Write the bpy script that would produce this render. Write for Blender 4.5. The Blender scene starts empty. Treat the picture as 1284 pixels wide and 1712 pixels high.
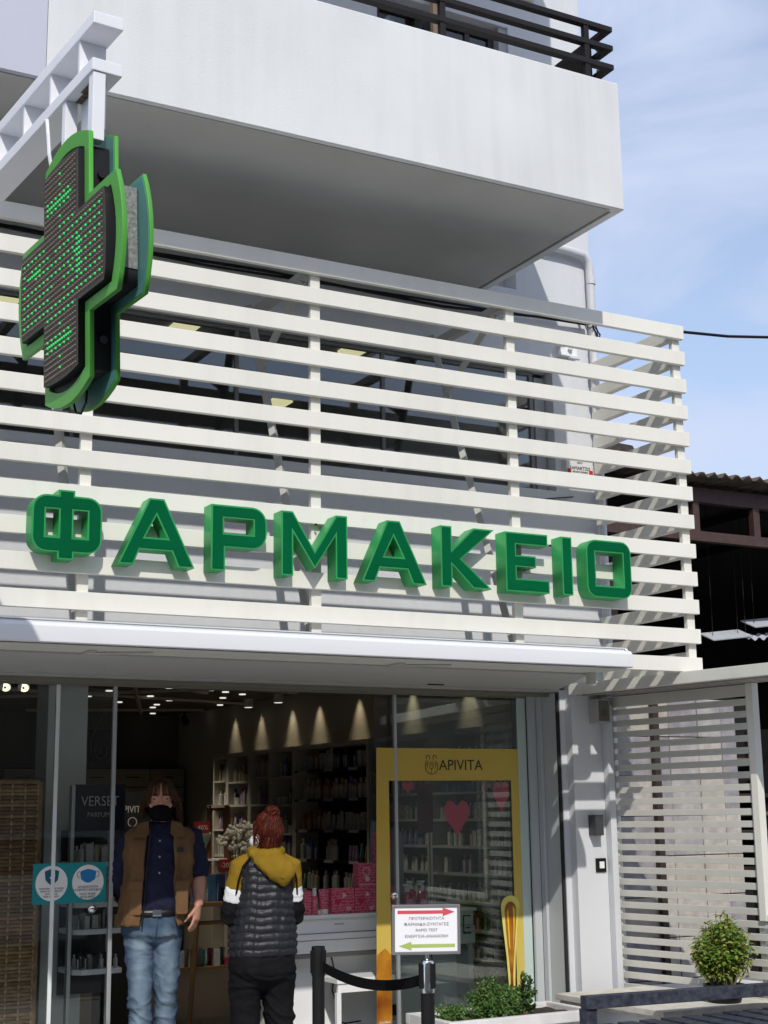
import bpy, bmesh, math, random
from mathutils import Vector, Matrix, noise
R = math.radians
rnd = random.Random(7)
C = bpy.context.scene.collection
SC = bpy.context.scene

# ------------------------------------------------------------------ camera
cam_d = bpy.data.cameras.new('camera'); cam = bpy.data.objects.new('camera', cam_d); C.objects.link(cam)
cam_d.sensor_fit = 'HORIZONTAL'; cam_d.sensor_width = 36.0; cam_d.lens = 36 * 2441.62 / 1284
cam_d.clip_start = 0.05; cam_d.clip_end = 2000
yaw, pit, rol = 0.50238465, 0.20322034, -0.01410533
cy_, sy_, cp_, sp_ = math.cos(yaw), math.sin(yaw), math.cos(pit), math.sin(pit)
fw = Vector((sy_*cp_, cy_*cp_, sp_)); rt = Vector((cy_, -sy_, 0)); up = rt.cross(fw)
c_, s_ = math.cos(rol), math.sin(rol)
rt2 = rt*c_ + up*s_; up2 = up*c_ - rt*s_
m = Matrix.Identity(4)
for i in range(3):
    m[i][0] = rt2[i]; m[i][1] = up2[i]; m[i][2] = -fw[i]
m.translation = Vector((0, -8.1, 1.5))
cam.matrix_world = m
SC.camera = cam

# ------------------------------------------------------------------ sky, sun, exposure
SUN = Vector((-0.415, -1.0, 0.957)).normalized()          # direction towards the sun
world = bpy.data.worlds.new('World'); SC.world = world; world.use_nodes = True
wt = world.node_tree; wt.nodes.clear()
wo = wt.nodes.new('ShaderNodeOutputWorld'); bg = wt.nodes.new('ShaderNodeBackground'); sky = wt.nodes.new('ShaderNodeTexSky')
sky.sky_type = 'NISHITA'; sky.sun_disc = False
sky.sun_elevation = math.asin(SUN.z); sky.sun_rotation = math.atan2(SUN.x, SUN.y) % (2*math.pi)
sky.air_density = 1.0; sky.dust_density = 1.4; sky.ozone_density = 1.6; sky.altitude = 50
tc = wt.nodes.new('ShaderNodeTexCoord')
mp = wt.nodes.new('ShaderNodeMapping'); mp.inputs['Scale'].default_value = (1.6, 1.6, 4.2); mp.inputs['Rotation'].default_value = (0.25, 0.3, 0.5)
nz = wt.nodes.new('ShaderNodeTexNoise'); nz.inputs['Scale'].default_value = 2.3; nz.inputs['Detail'].default_value = 7; nz.inputs['Roughness'].default_value = 0.55; nz.inputs['Distortion'].default_value = 0.6
rp = wt.nodes.new('ShaderNodeValToRGB'); rp.color_ramp.elements[0].position = 0.40; rp.color_ramp.elements[1].position = 0.68
rp.color_ramp.elements[0].color = (0.38, 0.38, 0.38, 1); rp.color_ramp.elements[1].color = (1, 1, 1, 1)
mx = wt.nodes.new('ShaderNodeMix'); mx.data_type = 'RGBA'
mx.inputs[7].default_value = (3.5, 3.95, 5.1, 1)
wt.links.new(tc.outputs['Generated'], mp.inputs[0]); wt.links.new(mp.outputs[0], nz.inputs['Vector'])
wt.links.new(nz.outputs[0], rp.inputs[0]); wt.links.new(rp.outputs[0], mx.inputs[0])
wt.links.new(sky.outputs[0], mx.inputs[6]); wt.links.new(mx.outputs[2], bg.inputs[0])
bg.inputs[1].default_value = 0.15
wt.links.new(bg.outputs[0], wo.inputs[0])
sun_d = bpy.data.lights.new('sun', 'SUN'); sun_d.energy = 2.55; sun_d.angle = R(0.53); sun_d.color = (1.0, 0.955, 0.88)
sun = bpy.data.objects.new('sun', sun_d); C.objects.link(sun); sun.location = (-6, -14, 14)
sun.rotation_euler = SUN.to_track_quat('Z', 'Y').to_euler()
vs = SC.view_settings
vs.view_transform = 'Standard'; vs.look = 'None'; vs.gamma = 1.0; vs.exposure = 0.31; vs.use_curve_mapping = False

# ------------------------------------------------------------------ materials
MATS = {}
def mat(name, col, rough=0.6, metal=0.0, var=0.06, vscale=6.0, bump=0.0, bscale=60.0, spec=0.5, emit=None, estr=0.0, col2=None, stretch=None, coat=0.0, coords='Object', streak=0.0, rand=0.0):
    if name in MATS: return MATS[name]
    M = bpy.data.materials.new(name); M.use_nodes = True; t = M.node_tree
    b = t.nodes['Principled BSDF']
    b.inputs['Roughness'].default_value = rough; b.inputs['Metallic'].default_value = metal
    b.inputs['Specular IOR Level'].default_value = spec; b.inputs['Coat Weight'].default_value = coat
    co = t.nodes.new('ShaderNodeTexCoord'); vec = co.outputs[coords]
    if stretch:
        mpn = t.nodes.new('ShaderNodeMapping'); mpn.inputs['Scale'].default_value = stretch
        t.links.new(vec, mpn.inputs[0]); vec = mpn.outputs[0]
    n = t.nodes.new('ShaderNodeTexNoise'); n.inputs['Scale'].default_value = vscale; n.inputs['Detail'].default_value = 5
    t.links.new(vec, n.inputs['Vector'])
    r = t.nodes.new('ShaderNodeValToRGB'); r.color_ramp.elements[0].position = 0.3; r.color_ramp.elements[1].position = 0.72
    c2 = col2 if col2 else tuple(max(0, x*(1-var*2)) for x in col)
    r.color_ramp.elements[0].color = (*c2, 1); r.color_ramp.elements[1].color = (*col, 1)
    t.links.new(n.outputs[0], r.inputs[0]); t.links.new(r.outputs[0], b.inputs['Base Color'])
    if streak or rand:
        src = r.outputs[0]
        if streak:
            m3 = t.nodes.new('ShaderNodeMapping'); m3.inputs['Scale'].default_value = (7, 7, .45); t.links.new(co.outputs[coords], m3.inputs[0])
            n3 = t.nodes.new('ShaderNodeTexNoise'); n3.inputs['Scale'].default_value = 1.6; n3.inputs['Detail'].default_value = 6; t.links.new(m3.outputs[0], n3.inputs['Vector'])
            n4 = t.nodes.new('ShaderNodeTexNoise'); n4.inputs['Scale'].default_value = 1.3; n4.inputs['Detail'].default_value = 3; t.links.new(co.outputs[coords], n4.inputs['Vector'])
            mm4 = t.nodes.new('ShaderNodeMath'); mm4.operation = 'MULTIPLY'; t.links.new(n3.outputs[0], mm4.inputs[0]); t.links.new(n4.outputs[0], mm4.inputs[1])
            mr = t.nodes.new('ShaderNodeMapRange'); mr.inputs['From Min'].default_value = .20; mr.inputs['From Max'].default_value = .42; mr.inputs['To Min'].default_value = 1.0; mr.inputs['To Max'].default_value = 1 - streak
            t.links.new(mm4.outputs[0], mr.inputs['Value']); v1 = t.nodes.new('ShaderNodeVectorMath'); v1.operation = 'SCALE'; t.links.new(src, v1.inputs[0]); t.links.new(mr.outputs[0], v1.inputs['Scale']); src = v1.outputs[0]
        if rand:
            oi = t.nodes.new('ShaderNodeObjectInfo'); mr2 = t.nodes.new('ShaderNodeMapRange'); mr2.inputs['To Min'].default_value = 1 - rand; mr2.inputs['To Max'].default_value = 1.0
            t.links.new(oi.outputs['Random'], mr2.inputs['Value']); v2 = t.nodes.new('ShaderNodeVectorMath'); v2.operation = 'SCALE'; t.links.new(src, v2.inputs[0]); t.links.new(mr2.outputs[0], v2.inputs['Scale']); src = v2.outputs[0]
        t.links.new(src, b.inputs['Base Color'])
    if bump:
        n2 = t.nodes.new('ShaderNodeTexNoise'); n2.inputs['Scale'].default_value = bscale; n2.inputs['Detail'].default_value = 4
        t.links.new(vec, n2.inputs['Vector'])
        bp = t.nodes.new('ShaderNodeBump'); bp.inputs['Strength'].default_value = bump; bp.inputs['Distance'].default_value = 0.01
        t.links.new(n2.outputs[0], bp.inputs['Height']); t.links.new(bp.outputs[0], b.inputs['Normal'])
    if emit:
        b.inputs['Emission Color'].default_value = (*emit, 1); b.inputs['Emission Strength'].default_value = estr
    MATS[name] = M
    return M
def glass(name, tint=(1, 1, 1), refl=1.0, ior=1.5):
    if name in MATS: return MATS[name]
    M = bpy.data.materials.new(name); M.use_nodes = True; t = M.node_tree; t.nodes.clear()
    o = t.nodes.new('ShaderNodeOutputMaterial'); x = t.nodes.new('ShaderNodeMixShader')
    tr = t.nodes.new('ShaderNodeBsdfTransparent'); tr.inputs[0].default_value = (*tint, 1)
    g = t.nodes.new('ShaderNodeBsdfGlossy'); g.inputs['Roughness'].default_value = 0.0
    f = t.nodes.new('ShaderNodeFresnel'); f.inputs[0].default_value = ior
    mu = t.nodes.new('ShaderNodeMath'); mu.operation = 'MULTIPLY'; mu.inputs[1].default_value = refl; mu.use_clamp = True
    t.links.new(f.outputs[0], mu.inputs[0]); t.links.new(mu.outputs[0], x.inputs[0])
    t.links.new(tr.outputs[0], x.inputs[1]); t.links.new(g.outputs[0], x.inputs[2]); t.links.new(x.outputs[0], o.inputs[0])
    MATS[name] = M
    return M

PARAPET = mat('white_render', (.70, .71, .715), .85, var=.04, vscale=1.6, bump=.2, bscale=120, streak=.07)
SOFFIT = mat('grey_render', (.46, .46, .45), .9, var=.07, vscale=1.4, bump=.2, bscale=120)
WALLB = mat('blue_grey_render', (.64, .655, .685), .85, var=.03, vscale=1.8, bump=.15, bscale=140, streak=.06)
SLAT = mat('cream_paint', (.80, .785, .715), .45, var=.035, vscale=3.0, bump=.06, bscale=14, stretch=(.3, 1, 1), streak=.07, rand=.05)
AWN = mat('white_powder_coat', (.735, .745, .77), .3, var=.015, vscale=2.0)
ARMW = mat('white_gloss_paint', (.83, .84, .88), .35, var=.03, vscale=9)
BEIGE = mat('beige_panel', (.52, .52, .47), .6, var=.04, vscale=3)
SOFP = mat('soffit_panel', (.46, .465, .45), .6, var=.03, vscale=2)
GRIM = mat('green_rim', (.028, .32, .09), .4, var=.08, vscale=8, spec=.3)
GFACE = mat('green_face', (.0, .115, .040), .08, var=.12, vscale=2.2, spec=.4)
CFR = mat('cross_frame_green', (.09, .36, .055), .4, spec=.3, var=.05, vscale=10)
CFB = mat('cross_back_teal', (.09, .27, .26), .5, var=.05, vscale=10)
CBLK = mat('cross_black', (.012, .012, .015), .5, spec=.3, var=.1, vscale=20)
CGAL = mat('galvanised', (.36, .36, .36), .55, metal=.3, var=.28, vscale=85, bump=.2, bscale=120)
LEDP = mat('led_panel', (.060, .050, .040), .7, var=.2, vscale=40)
LEDD = mat('led_dot', (.17, .135, .10), .5, var=.2, vscale=60)
LEDON = mat('led_lit', (.03, .4, .10), .4, emit=(.02, 1, .16), estr=.42)
ALU = mat('brushed_aluminium', (.58, .60, .61), .35, metal=.6, var=.04, vscale=4)
ALUG = mat('grey_jamb_panel', (.50, .53, .55), .45, var=.03, vscale=3)
GEDGE = mat('glass_edge', (.55, .66, .63), .25, var=.05, vscale=3)
DKGAP = mat('dark_gap', (.015, .015, .017), .8)
IRON = mat('black_iron', (.014, .012, .012), .6, spec=.2, var=.1, vscale=20)
IRONG = mat('railing_black', (.018, .016, .017), .55, spec=.2, var=.1, vscale=20)
CHROME = mat('chrome', (.8, .8, .8), .12, metal=1.0, var=.01)
BLKP = mat('black_plastic', (.009, .009, .010), .5, spec=.25, var=.1, vscale=20)
WHITEG = mat('white_lacquer', (.82, .83, .84), .3, var=.02, vscale=3)
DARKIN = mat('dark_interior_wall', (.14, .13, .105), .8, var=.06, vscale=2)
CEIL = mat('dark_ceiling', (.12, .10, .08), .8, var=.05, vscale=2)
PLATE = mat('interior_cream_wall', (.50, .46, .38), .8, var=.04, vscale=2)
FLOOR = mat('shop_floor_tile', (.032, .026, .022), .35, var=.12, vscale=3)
PAVE = mat('pavement_concrete', (.50, .485, .46), .85, var=.10, vscale=5, bump=.3, bscale=60)
ASPH = mat('asphalt', (.085, .085, .087), .9, var=.15, vscale=30, bump=.5, bscale=200)
WINFR = mat('dark_bronze_frame', (.03, .024, .022), .45, var=.1, vscale=10)
WOODP = mat('pale_timber', (.62, .36, .17), .6, var=.2, vscale=8, stretch=(1, 1, .1), col2=(.60, .46, .30))
UNDER = mat('bounce_lit_beige', (.66, .65, .59), .6, var=.03)  # beige lightened for light bounced off the ground
PVC = mat('grey_pvc', (.60, .62, .65), .5, var=.03, vscale=4)
GLASS = glass('clear_glass', (.96, .99, .975), 2.0)
GLASSD = glass('door_glass', (.94, .97, .96), .8)
GLASSU = glass('upper_glass', (.72, .75, .75), 2.2)
BRN = mat('brown_steel', (.075, .038, .032), .6, var=.2, vscale=10)
BLKIN = mat('shaded_shed_black', (.008, .007, .007), .95, var=.3, vscale=2)  # near black albedo carries the shade inside the shed
CORR = mat('old_corrugated_roof', (.13, .10, .075), .85, var=.3, vscale=7, bump=.3, bscale=40)
SOIL = mat('soil', (.05, .035, .025), .95, var=.3, vscale=30, bump=.6, bscale=80)
GILD = mat('gold_print', (.62, .42, .05), .35, var=.12, vscale=2)

# ------------------------------------------------------------------ mesh helpers
class MB:
    def __init__(s): s.bm = bmesh.new()
    def box(s, x0, x1, y0, y1, z0, z1, bev=0.0, M=None, seg=2):
        mm = Matrix.Translation(((x0+x1)/2, (y0+y1)/2, (z0+z1)/2)) @ Matrix.Diagonal((abs(x1-x0), abs(y1-y0), abs(z1-z0), 1))
        if M is not None: mm = M @ mm
        g = bmesh.ops.create_cube(s.bm, size=1.0, matrix=mm)
        if bev > 0:
            es = list({e for v in g['verts'] for e in v.link_edges})
            bmesh.ops.bevel(s.bm, geom=es, offset=bev, segments=seg, profile=.7, affect='EDGES')
        return s
    def tube(s, pts, rad, seg=8, cap=True, flat=(1, 1), upv=None):
        pts = [Vector(p) for p in pts]; n = len(pts)
        rad = rad if isinstance(rad, (list, tuple)) else [rad]*n
        prev = None; rings = []
        for i, p in enumerate(pts):
            d = (pts[min(i+1, n-1)] - pts[max(i-1, 0)]).normalized()
            if prev is None:
                a = Vector(upv) if upv else (Vector((0, 0, 1)) if abs(d.z) < .9 else Vector((0, 1, 0)))
                x = d.cross(a).normalized()
            else:
                x = (prev - d*prev.dot(d)).normalized()
            prev = x; y = d.cross(x)
            rings.append([s.bm.verts.new(p + (x*math.cos(t)*flat[0] + y*math.sin(t)*flat[1])*rad[i]) for t in [2*math.pi*k/seg for k in range(seg)]])
        s.skin(rings, cap); return s
    def skin(s, rings, cap=True, closed=True):
        for a, b in zip(rings, rings[1:]):
            n = len(a)
            for k in range(n if closed else n-1):
                s.bm.faces.new((a[k], a[(k+1) % n], b[(k+1) % n], b[k]))
        if cap:
            s.bm.faces.new(rings[0][::-1]); s.bm.faces.new(rings[-1])
    def loft(s, rings, seg=24, cap=True, power=2.0):
        """rings of (cx, cy, cz, rx, ry): horizontal super-ellipses"""
        rr = []
        for cx, cy, cz, rx, ry in rings:
            l = []
            for k in range(seg):
                t = 2*math.pi*k/seg; ct, st = math.cos(t), math.sin(t)
                l.append(s.bm.verts.new((cx + rx*math.copysign(abs(ct)**(2/power), ct), cy + ry*math.copysign(abs(st)**(2/power), st), cz)))
            rr.append(l)
        s.skin(rr, cap); return s
    def ball(s, c, r, seg=14, rot=None):
        r = r if isinstance(r, (tuple, list)) else (r, r, r)
        mm = Matrix.Translation(c) @ (rot.to_4x4() if rot else Matrix.Identity(4)) @ Matrix.Diagonal((*r, 1))
        bmesh.ops.create_uvsphere(s.bm, u_segments=seg, v_segments=max(6, seg*2//3), radius=1, matrix=mm); return s
    def cyl(s, c0, c1, r, seg=20, r1=None):
        return s.tube([c0, c1], [r, r if r1 is None else r1], seg)
    def quad(s, *p):
        s.bm.faces.new([s.bm.verts.new(q) for q in p]); return s
    def prism(s, poly, f, d0, d1):
        """poly of (a, b); f(a, b, d) -> point; extruded between d0 and d1"""
        A = [s.bm.verts.new(f(a, b, d0)) for a, b in poly]; B = [s.bm.verts.new(f(a, b, d1)) for a, b in poly]
        n = len(A)
        for k in range(n): s.bm.faces.new((A[k], A[(k+1) % n], B[(k+1) % n], B[k]))
        fa = s.bm.faces.new(A[::-1]); fb = s.bm.faces.new(B)
        bmesh.ops.triangulate(s.bm, faces=[fa, fb]); return s
def link_mesh(name, me, mtl, parent=None, loc=None):
    o = bpy.data.objects.new(name, me); C.objects.link(o)
    if mtl and not me.materials: me.materials.append(mtl)
    if parent is not None: o.parent = parent
    if loc is not None: o.location = loc
    return o
def ob(name, mb, mtl, parent=None, smooth=None, local=False):
    """one mesh object in world coordinates (or in the parent's with local=True)"""
    me = bpy.data.meshes.new(name)
    bmesh.ops.recalc_face_normals(mb.bm, faces=mb.bm.faces[:])
    mb.bm.to_mesh(me); mb.bm.free()
    if smooth is not None:
        me.shade_smooth()
        if smooth < 180: me.set_sharp_from_angle(angle=R(smooth))
    o = link_mesh(name, me, mtl, parent)
    if parent is not None and not local and parent.type == 'EMPTY': o.location = -parent.location
    return o
def tag(o, label=None, cat=None, group=None, kind=None):
    if label: o['label'] = label
    if cat: o['category'] = cat
    if group: o['group'] = group
    if kind: o['kind'] = kind
    return o
def thing(name, loc, label, cat, group=None, rz=0.0):
    o = bpy.data.objects.new(name, None); C.objects.link(o); o.empty_display_size = .1
    o.location = loc; o.rotation_euler = (0, 0, rz)
    return tag(o, label, cat, group)
def struct(name, mb, mtl): return tag(ob(name, mb, mtl), kind='structure')
def bx(*a, **k): return MB().box(*a, **k)
def text(name, body, size, mtl, parent, M, ext=.0008, font_w=1.0, align='CENTER', off=0.0, local=False):
    """flat lettering; M maps text space (x right, y up, z towards the reader) to the world"""
    cu = bpy.data.curves.new(name, 'FONT'); cu.body = body; cu.size = size; cu.extrude = ext; cu.offset = off
    cu.align_x = align; cu.align_y = 'CENTER'; cu.resolution_u = 3
    t = bpy.data.objects.new(name, cu); C.objects.link(t)
    bpy.context.view_layer.update()
    me = bpy.data.meshes.new_from_object(t.evaluated_get(bpy.context.evaluated_depsgraph_get()))
    bpy.data.objects.remove(t)
    me.transform(M @ Matrix.Diagonal((font_w, 1, 1, 1))); me.materials.clear(); me.name = name
    o = link_mesh(name, me, mtl, parent)
    if parent is not None and not local and parent.type == 'EMPTY': o.location = -parent.location
    return o
def face_street(x, y, z):      # lettering on a plane facing -Y
    return Matrix(((1, 0, 0, x), (0, 0, -1, y), (0, 1, 0, z), (0, 0, 0, 1)))
def rounded(pts):
    """polygon from (x, z, radius) corners"""
    out = []; n = len(pts)
    for i, (x, z, r) in enumerate(pts):
        if r <= 0: out.append((x, z)); continue
        p = Vector((x, z)); a = Vector(pts[i-1][:2]) - p; b = Vector(pts[(i+1) % n][:2]) - p
        a.normalize(); b.normalize(); h = math.acos(max(-1, min(1, a.dot(b))))/2
        t = r/math.tan(h); c = p + (a+b).normalized()*(r/math.sin(h))
        s, e = p + a*t - c, p + b*t - c
        a0 = math.atan2(s.y, s.x); d = (math.atan2(e.y, e.x) - a0 + math.pi) % (2*math.pi) - math.pi
        for k in range(7): out.append((c.x + r*math.cos(a0 + d*k/6), c.y + r*math.sin(a0 + d*k/6)))
    return out
def plate(name, loops, depth, mtl, parent, M, bev=0.0, off=0.0, local=False):
    """filled outline with holes, extruded by depth; M maps (x, y, z towards the reader) to the world"""
    cu = bpy.data.curves.new(name, 'CURVE'); cu.dimensions = '2D'; cu.fill_mode = 'BOTH'; cu.extrude = depth/2; cu.bevel_depth = bev; cu.bevel_resolution = 1; cu.offset = off
    for L in loops:
        sp = cu.splines.new('POLY'); sp.points.add(len(L)-1); sp.use_cyclic_u = True
        for q, (a, b) in zip(sp.points, L): q.co = (a, b, 0, 1)
    t = bpy.data.objects.new(name, cu); C.objects.link(t); bpy.context.view_layer.update()
    me = bpy.data.meshes.new_from_object(t.evaluated_get(bpy.context.evaluated_depsgraph_get()))
    bpy.data.objects.remove(t); me.transform(M); me.materials.clear(); me.name = name
    o = link_mesh(name, me, mtl, parent)
    if parent is not None and not local and parent.type == 'EMPTY': o.location = -parent.location
    return o
def circle(x, z, r, n=24, rz=None):
    return [(x + r*math.cos(2*math.pi*k/n), z + (rz or r)*math.sin(2*math.pi*k/n)) for k in range(n)]
def remesh(mb, voxel, smooth_it=6, fold=0.0, fscale=9.0, stretch=(1, 1, 1), ridge=0.0, rs=(9, 9, 15)):
    """fuse closed shells into one continuous surface, smooth it, add cloth folds"""
    me = bpy.data.meshes.new('tmp'); bmesh.ops.recalc_face_normals(mb.bm, faces=mb.bm.faces[:]); mb.bm.to_mesh(me); mb.bm.free()
    o = bpy.data.objects.new('tmp', me); C.objects.link(o)
    a = o.modifiers.new('r', 'REMESH'); a.mode = 'VOXEL'; a.voxel_size = voxel
    b = o.modifiers.new('s', 'SMOOTH'); b.iterations = smooth_it; b.factor = .5
    bpy.context.view_layer.update()
    out = bpy.data.meshes.new_from_object(o.evaluated_get(bpy.context.evaluated_depsgraph_get()))
    bpy.data.objects.remove(o)
    r = MB(); r.bm.from_mesh(out)
    if fold:
        r.bm.normal_update()
        for v in r.bm.verts:
            p = Vector((v.co.x*stretch[0], v.co.y*stretch[1], v.co.z*stretch[2]))*fscale
            d = noise.noise(p) + .5*noise.noise(p*2.1 + Vector((3, 1, 7)))
            v.co += v.normal*d*fold
    if ridge:
        r.bm.normal_update()
        for v in r.bm.verts:
            c = v.co; w = noise.noise(c*5)
            p = Vector((c.x*rs[0] + c.z*3 + w, c.y*rs[1] + w*.7, c.z*rs[2] + c.x*5 + w*1.3))
            a = (1 - abs(noise.noise(p)))**5; e = (1 - abs(noise.noise(p*1.9 + Vector((4, 2, 9)))))**6
            v.co += v.normal*(a*.75 + e*.4 - .2)*ridge*(.4 + .9*max(0, .5 + noise.noise(c*4 + Vector((9, 9, 9)))))
    return r

# ================================================================== GROUND
struct('sidewalk', bx(-12, 14, -4.6, 0.05, -.5, -.12), PAVE)
struct('curb', bx(-12, 14, -4.78, -4.603, -.5, -.11, bev=.015), PAVE)
struct('road', MB().quad((-400, -600, -.25), (400, -600, -.25), (400, -4.7, -.25), (-400, -4.7, -.25)), ASPH)
struct('far_sidewalk', bx(-40, 60, -15.4, -12.2, -.5, -.12), PAVE)
op = thing('apartment_block', (4, -21, -.12), 'plain ochre apartment block across the street behind the viewer', 'building')
ob('wall', bx(-30, 45, -24, -15.5, -.12, 7.6), mat('ochre_render', (.30, .26, .20), .9, var=.1, vscale=1), op)
for zf in (.6, 3.6, 5.4):
    for k in range(16):
        x = -28 + k*4.5
        ob('window', bx(x, x+1.5, -15.54, -15.501, zf+.3, zf+1.6), mat('dark_window', (.02, .022, .025), .15), op)
struct('yard_ground', MB().quad((6.2, 0, -.13), (120, 0, -.13), (120, 400, -.13), (6.2, 400, -.13)), mat('yard_dirt', (.12, .10, .08), .95, var=.2, vscale=4, bump=.4))
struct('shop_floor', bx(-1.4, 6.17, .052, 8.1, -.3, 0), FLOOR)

# parked car behind the viewer (mirrored in the shop glass)
car = thing('parked_car', (4.9, -10.9, -.25), 'white hatchback parked across the road, mirrored in the left shop window', 'car')
CW = mat('car_white', (.72, .73, .74), .25, var=.01, coat=.6); CGL = mat('car_glass', (.015, .018, .02), .08); TYR = mat('tyre_rubber', (.015, .015, .015), .8)
body = [(2.75, -.02), (2.78, .40), (3.0, .66), (3.9, .78), (4.65, 1.30), (6.2, 1.32), (6.85, .86), (7.0, .75), (7.02, -.02)]
ob('body', MB().prism(body, lambda a, b, d: (a, d, b), -11.75, -10.05), CW, car)
for yy in (-11.756, -10.044): ob('side_window', MB().prism([(4.05, .80), (4.70, 1.24), (6.1, 1.25), (6.6, .82)], lambda a, b, d: (a, d, b), yy-.005, yy+.005), CGL, car)
ob('windscreen', MB().prism([(3.93, .80), (4.62, 1.285), (4.60, 1.30), (3.90, .815)], lambda a, b, d: (a, d, b), -11.65, -10.15), CGL, car)
for x in (3.45, 6.25):
    for yy in (-11.70, -10.10):
        w_ = ob('wheel', MB().cyl((x, yy-.09, .07), (x, yy+.09, .07), .32, 24), TYR, car, smooth=40); ob('rim', MB().cyl((x, yy-.095, .07), (x, yy+.095, .07), .20, 16), ALU, w_, smooth=40)
for yy in (-11.4, -10.4): ob('headlight', bx(2.74, 2.80, yy-.16, yy+.16, .42, .55, bev=.02), CHROME, car)

# ================================================================== PHARMACY BUILDING
bld = thing('pharmacy_building', (2.4, 0.2, 0), 'pale two storey corner building with projecting white balcony over a glazed pharmacy front', 'building')
XR = 6.185
w = MB()
w.box(-1.5, XR, 0, .3, 2.36, 3.67)                      # below the window band
w.box(-1.5, XR, 0, .115, 4.535, 5.10)                      # lintel
w.box(5.82, XR, 0, .3, 3.67, 4.534)                      # pier
w.box(-1.5, 4.45, 0, .3, 5.10, 7.12); w.box(5.54, XR, 0, .3, 5.10, 7.12); w.box(-1.5, XR, 0, .3, 7.12, 9.6)
w.box(4.45, 5.54, .16, .3, 5.10, 5.9)
ob('wall', w, WALLB, bld)
ob('side_wall', bx(6.161, XR, .301, 9, -.3, 9.6), WALLB, bld)
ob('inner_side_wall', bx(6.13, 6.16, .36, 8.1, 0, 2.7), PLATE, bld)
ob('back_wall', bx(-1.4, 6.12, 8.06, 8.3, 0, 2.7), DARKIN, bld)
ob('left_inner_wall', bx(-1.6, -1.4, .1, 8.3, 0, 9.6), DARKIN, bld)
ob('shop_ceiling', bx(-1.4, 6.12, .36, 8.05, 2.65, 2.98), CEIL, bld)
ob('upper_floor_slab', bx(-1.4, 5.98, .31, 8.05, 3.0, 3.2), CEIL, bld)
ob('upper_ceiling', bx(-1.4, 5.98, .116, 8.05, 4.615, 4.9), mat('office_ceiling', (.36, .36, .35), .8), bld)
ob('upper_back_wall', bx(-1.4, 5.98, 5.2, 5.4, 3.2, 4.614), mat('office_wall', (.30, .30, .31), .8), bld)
ob('roof_slab', bx(-1.5, XR, .3, 9, 9.4, 9.6), WALLB, bld)
# pillar at the right of the shopfront
ob('pillar', MB().box(5.87, 6.17, 0, .34, -.12, 2.36, bev=.004).box(5.826, 5.869, .068, .34, -.12, 2.30), WALLB, bld)
ob('shadow_gap', bx(5.805, 5.8255, .078, .093, -.1, 2.28), DKGAP, bld)
ob('jamb_panel', MB().box(5.808, 5.8255, .094, .30, 0, 2.284).box(5.785, 5.807, .25, .30, 0, 2.284, bev=.005).box(5.726, 5.784, .302, .325, 0, 2.284), ALUG, bld)
ob('jamb_post', bx(5.655, 5.725, .335, .40, 0, 2.284, bev=.006), GEDGE, bld)
# soffit over the entrance
so = MB()
so.prism([(-1.5, -.94), (5.33, -.94), (5.80, .055), (-1.5, .055)], lambda a, b, d: (a, b, d), 2.30, 2.335)
so.box(-1.5, 5.82, .058, .20, 2.29, 2.40); so.box(-1.5, 5.80, .205, .36, 2.284, 2.40)
ob('soffit_panel', so, SOFP, bld)
so = MB(); so.box(-1.5, 5.80, .16, .20, 2.262, 2.288); so.box(-1.5, 5.79, .33, .37, 2.262, 2.283)
ob('door_track', so, mat('bronze_track', (.20, .19, .15), .5), bld)
ob('soffit_vent', bx(4.72, 4.83, -.075, -.05, 2.294, 2.2995), BLKP, bld)
# balcony
BX0, BX1, BYF, BZ0, BZ1 = 1.742, 5.283, -1.55, 5.05, 5.885
b = MB(); b.prism([(BYF, BZ0+.006), (BYF+.006, BZ0), (-.002, BZ0), (-.002, BZ0+.16), (BYF+.13, BZ0+.16), (BYF+.13, BZ1-.008), (BYF+.122, BZ1), (BYF+.010, BZ1), (BYF, BZ1-.010)], lambda a, c, d: (d, a, c), BX0, BX1); b.box(BX1-.12, BX1-.002, BYF+.1305, -.003, BZ0+.1605, BZ1-.003, bev=.006)
bal = ob('balcony', b, PARAPET, bld)
ob('drip_groove', bx(BX1-.075, BX1-.055, BYF+.06, -.01, BZ0-.004, BZ0+.002), mat('groove', (.22, .22, .22), .9), bal)
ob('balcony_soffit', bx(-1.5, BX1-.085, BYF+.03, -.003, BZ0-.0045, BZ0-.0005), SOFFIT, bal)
for z in (6.005, 6.135, 6.262):
    ob('rail', bx(BX0, BX1+.003, BYF+.03, BYF+.075, z-.017, z+.017, bev=.004), IRONG, bal)
    ob('rail', bx(BX1-.04, BX1+.003, BYF+.0755, -.01, z-.017, z+.017, bev=.004), IRONG, bal)
for x in (2.2, 3.1, 4.055, 5.09):
    ob('railing_post', bx(x-.018, x+.018, BYF+.035, BYF+.07, BZ1-.01, 6.245, bev=.003), IRONG, bal)
sc = MB(); sc.box(BX1-.065, BX1-.05, BYF+.18, -.05, BZ1-.01, 6.225)
ob('privacy_screen', sc, IRON, bal)
lamp = MB()
for k in range(9):
    lamp.ball((BX1-.02, BYF+.16, 5.93+k*.036), .012, 6)
ob('string_light_chain', lamp, mat('grey_plastic_bead', (.4, .4, .4), .4), bal)
b = MB(); b.box(-1.5, 5.283, -1.55, -.002, 7.85, 8.0); b.box(-1.5, 5.28, -1.55, -1.42, 8.0, 8.8)
ob('upper_balcony', b, PARAPET, bld)
ob('bay_wall', bx(-1.5, BX0-.004, BYF-.004, -.004, BZ0+.0006, 9.6), mat('lavender_render', (.50, .51, .60), .85, var=.03, vscale=1.5, bump=.1, bscale=160), bld)
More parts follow.
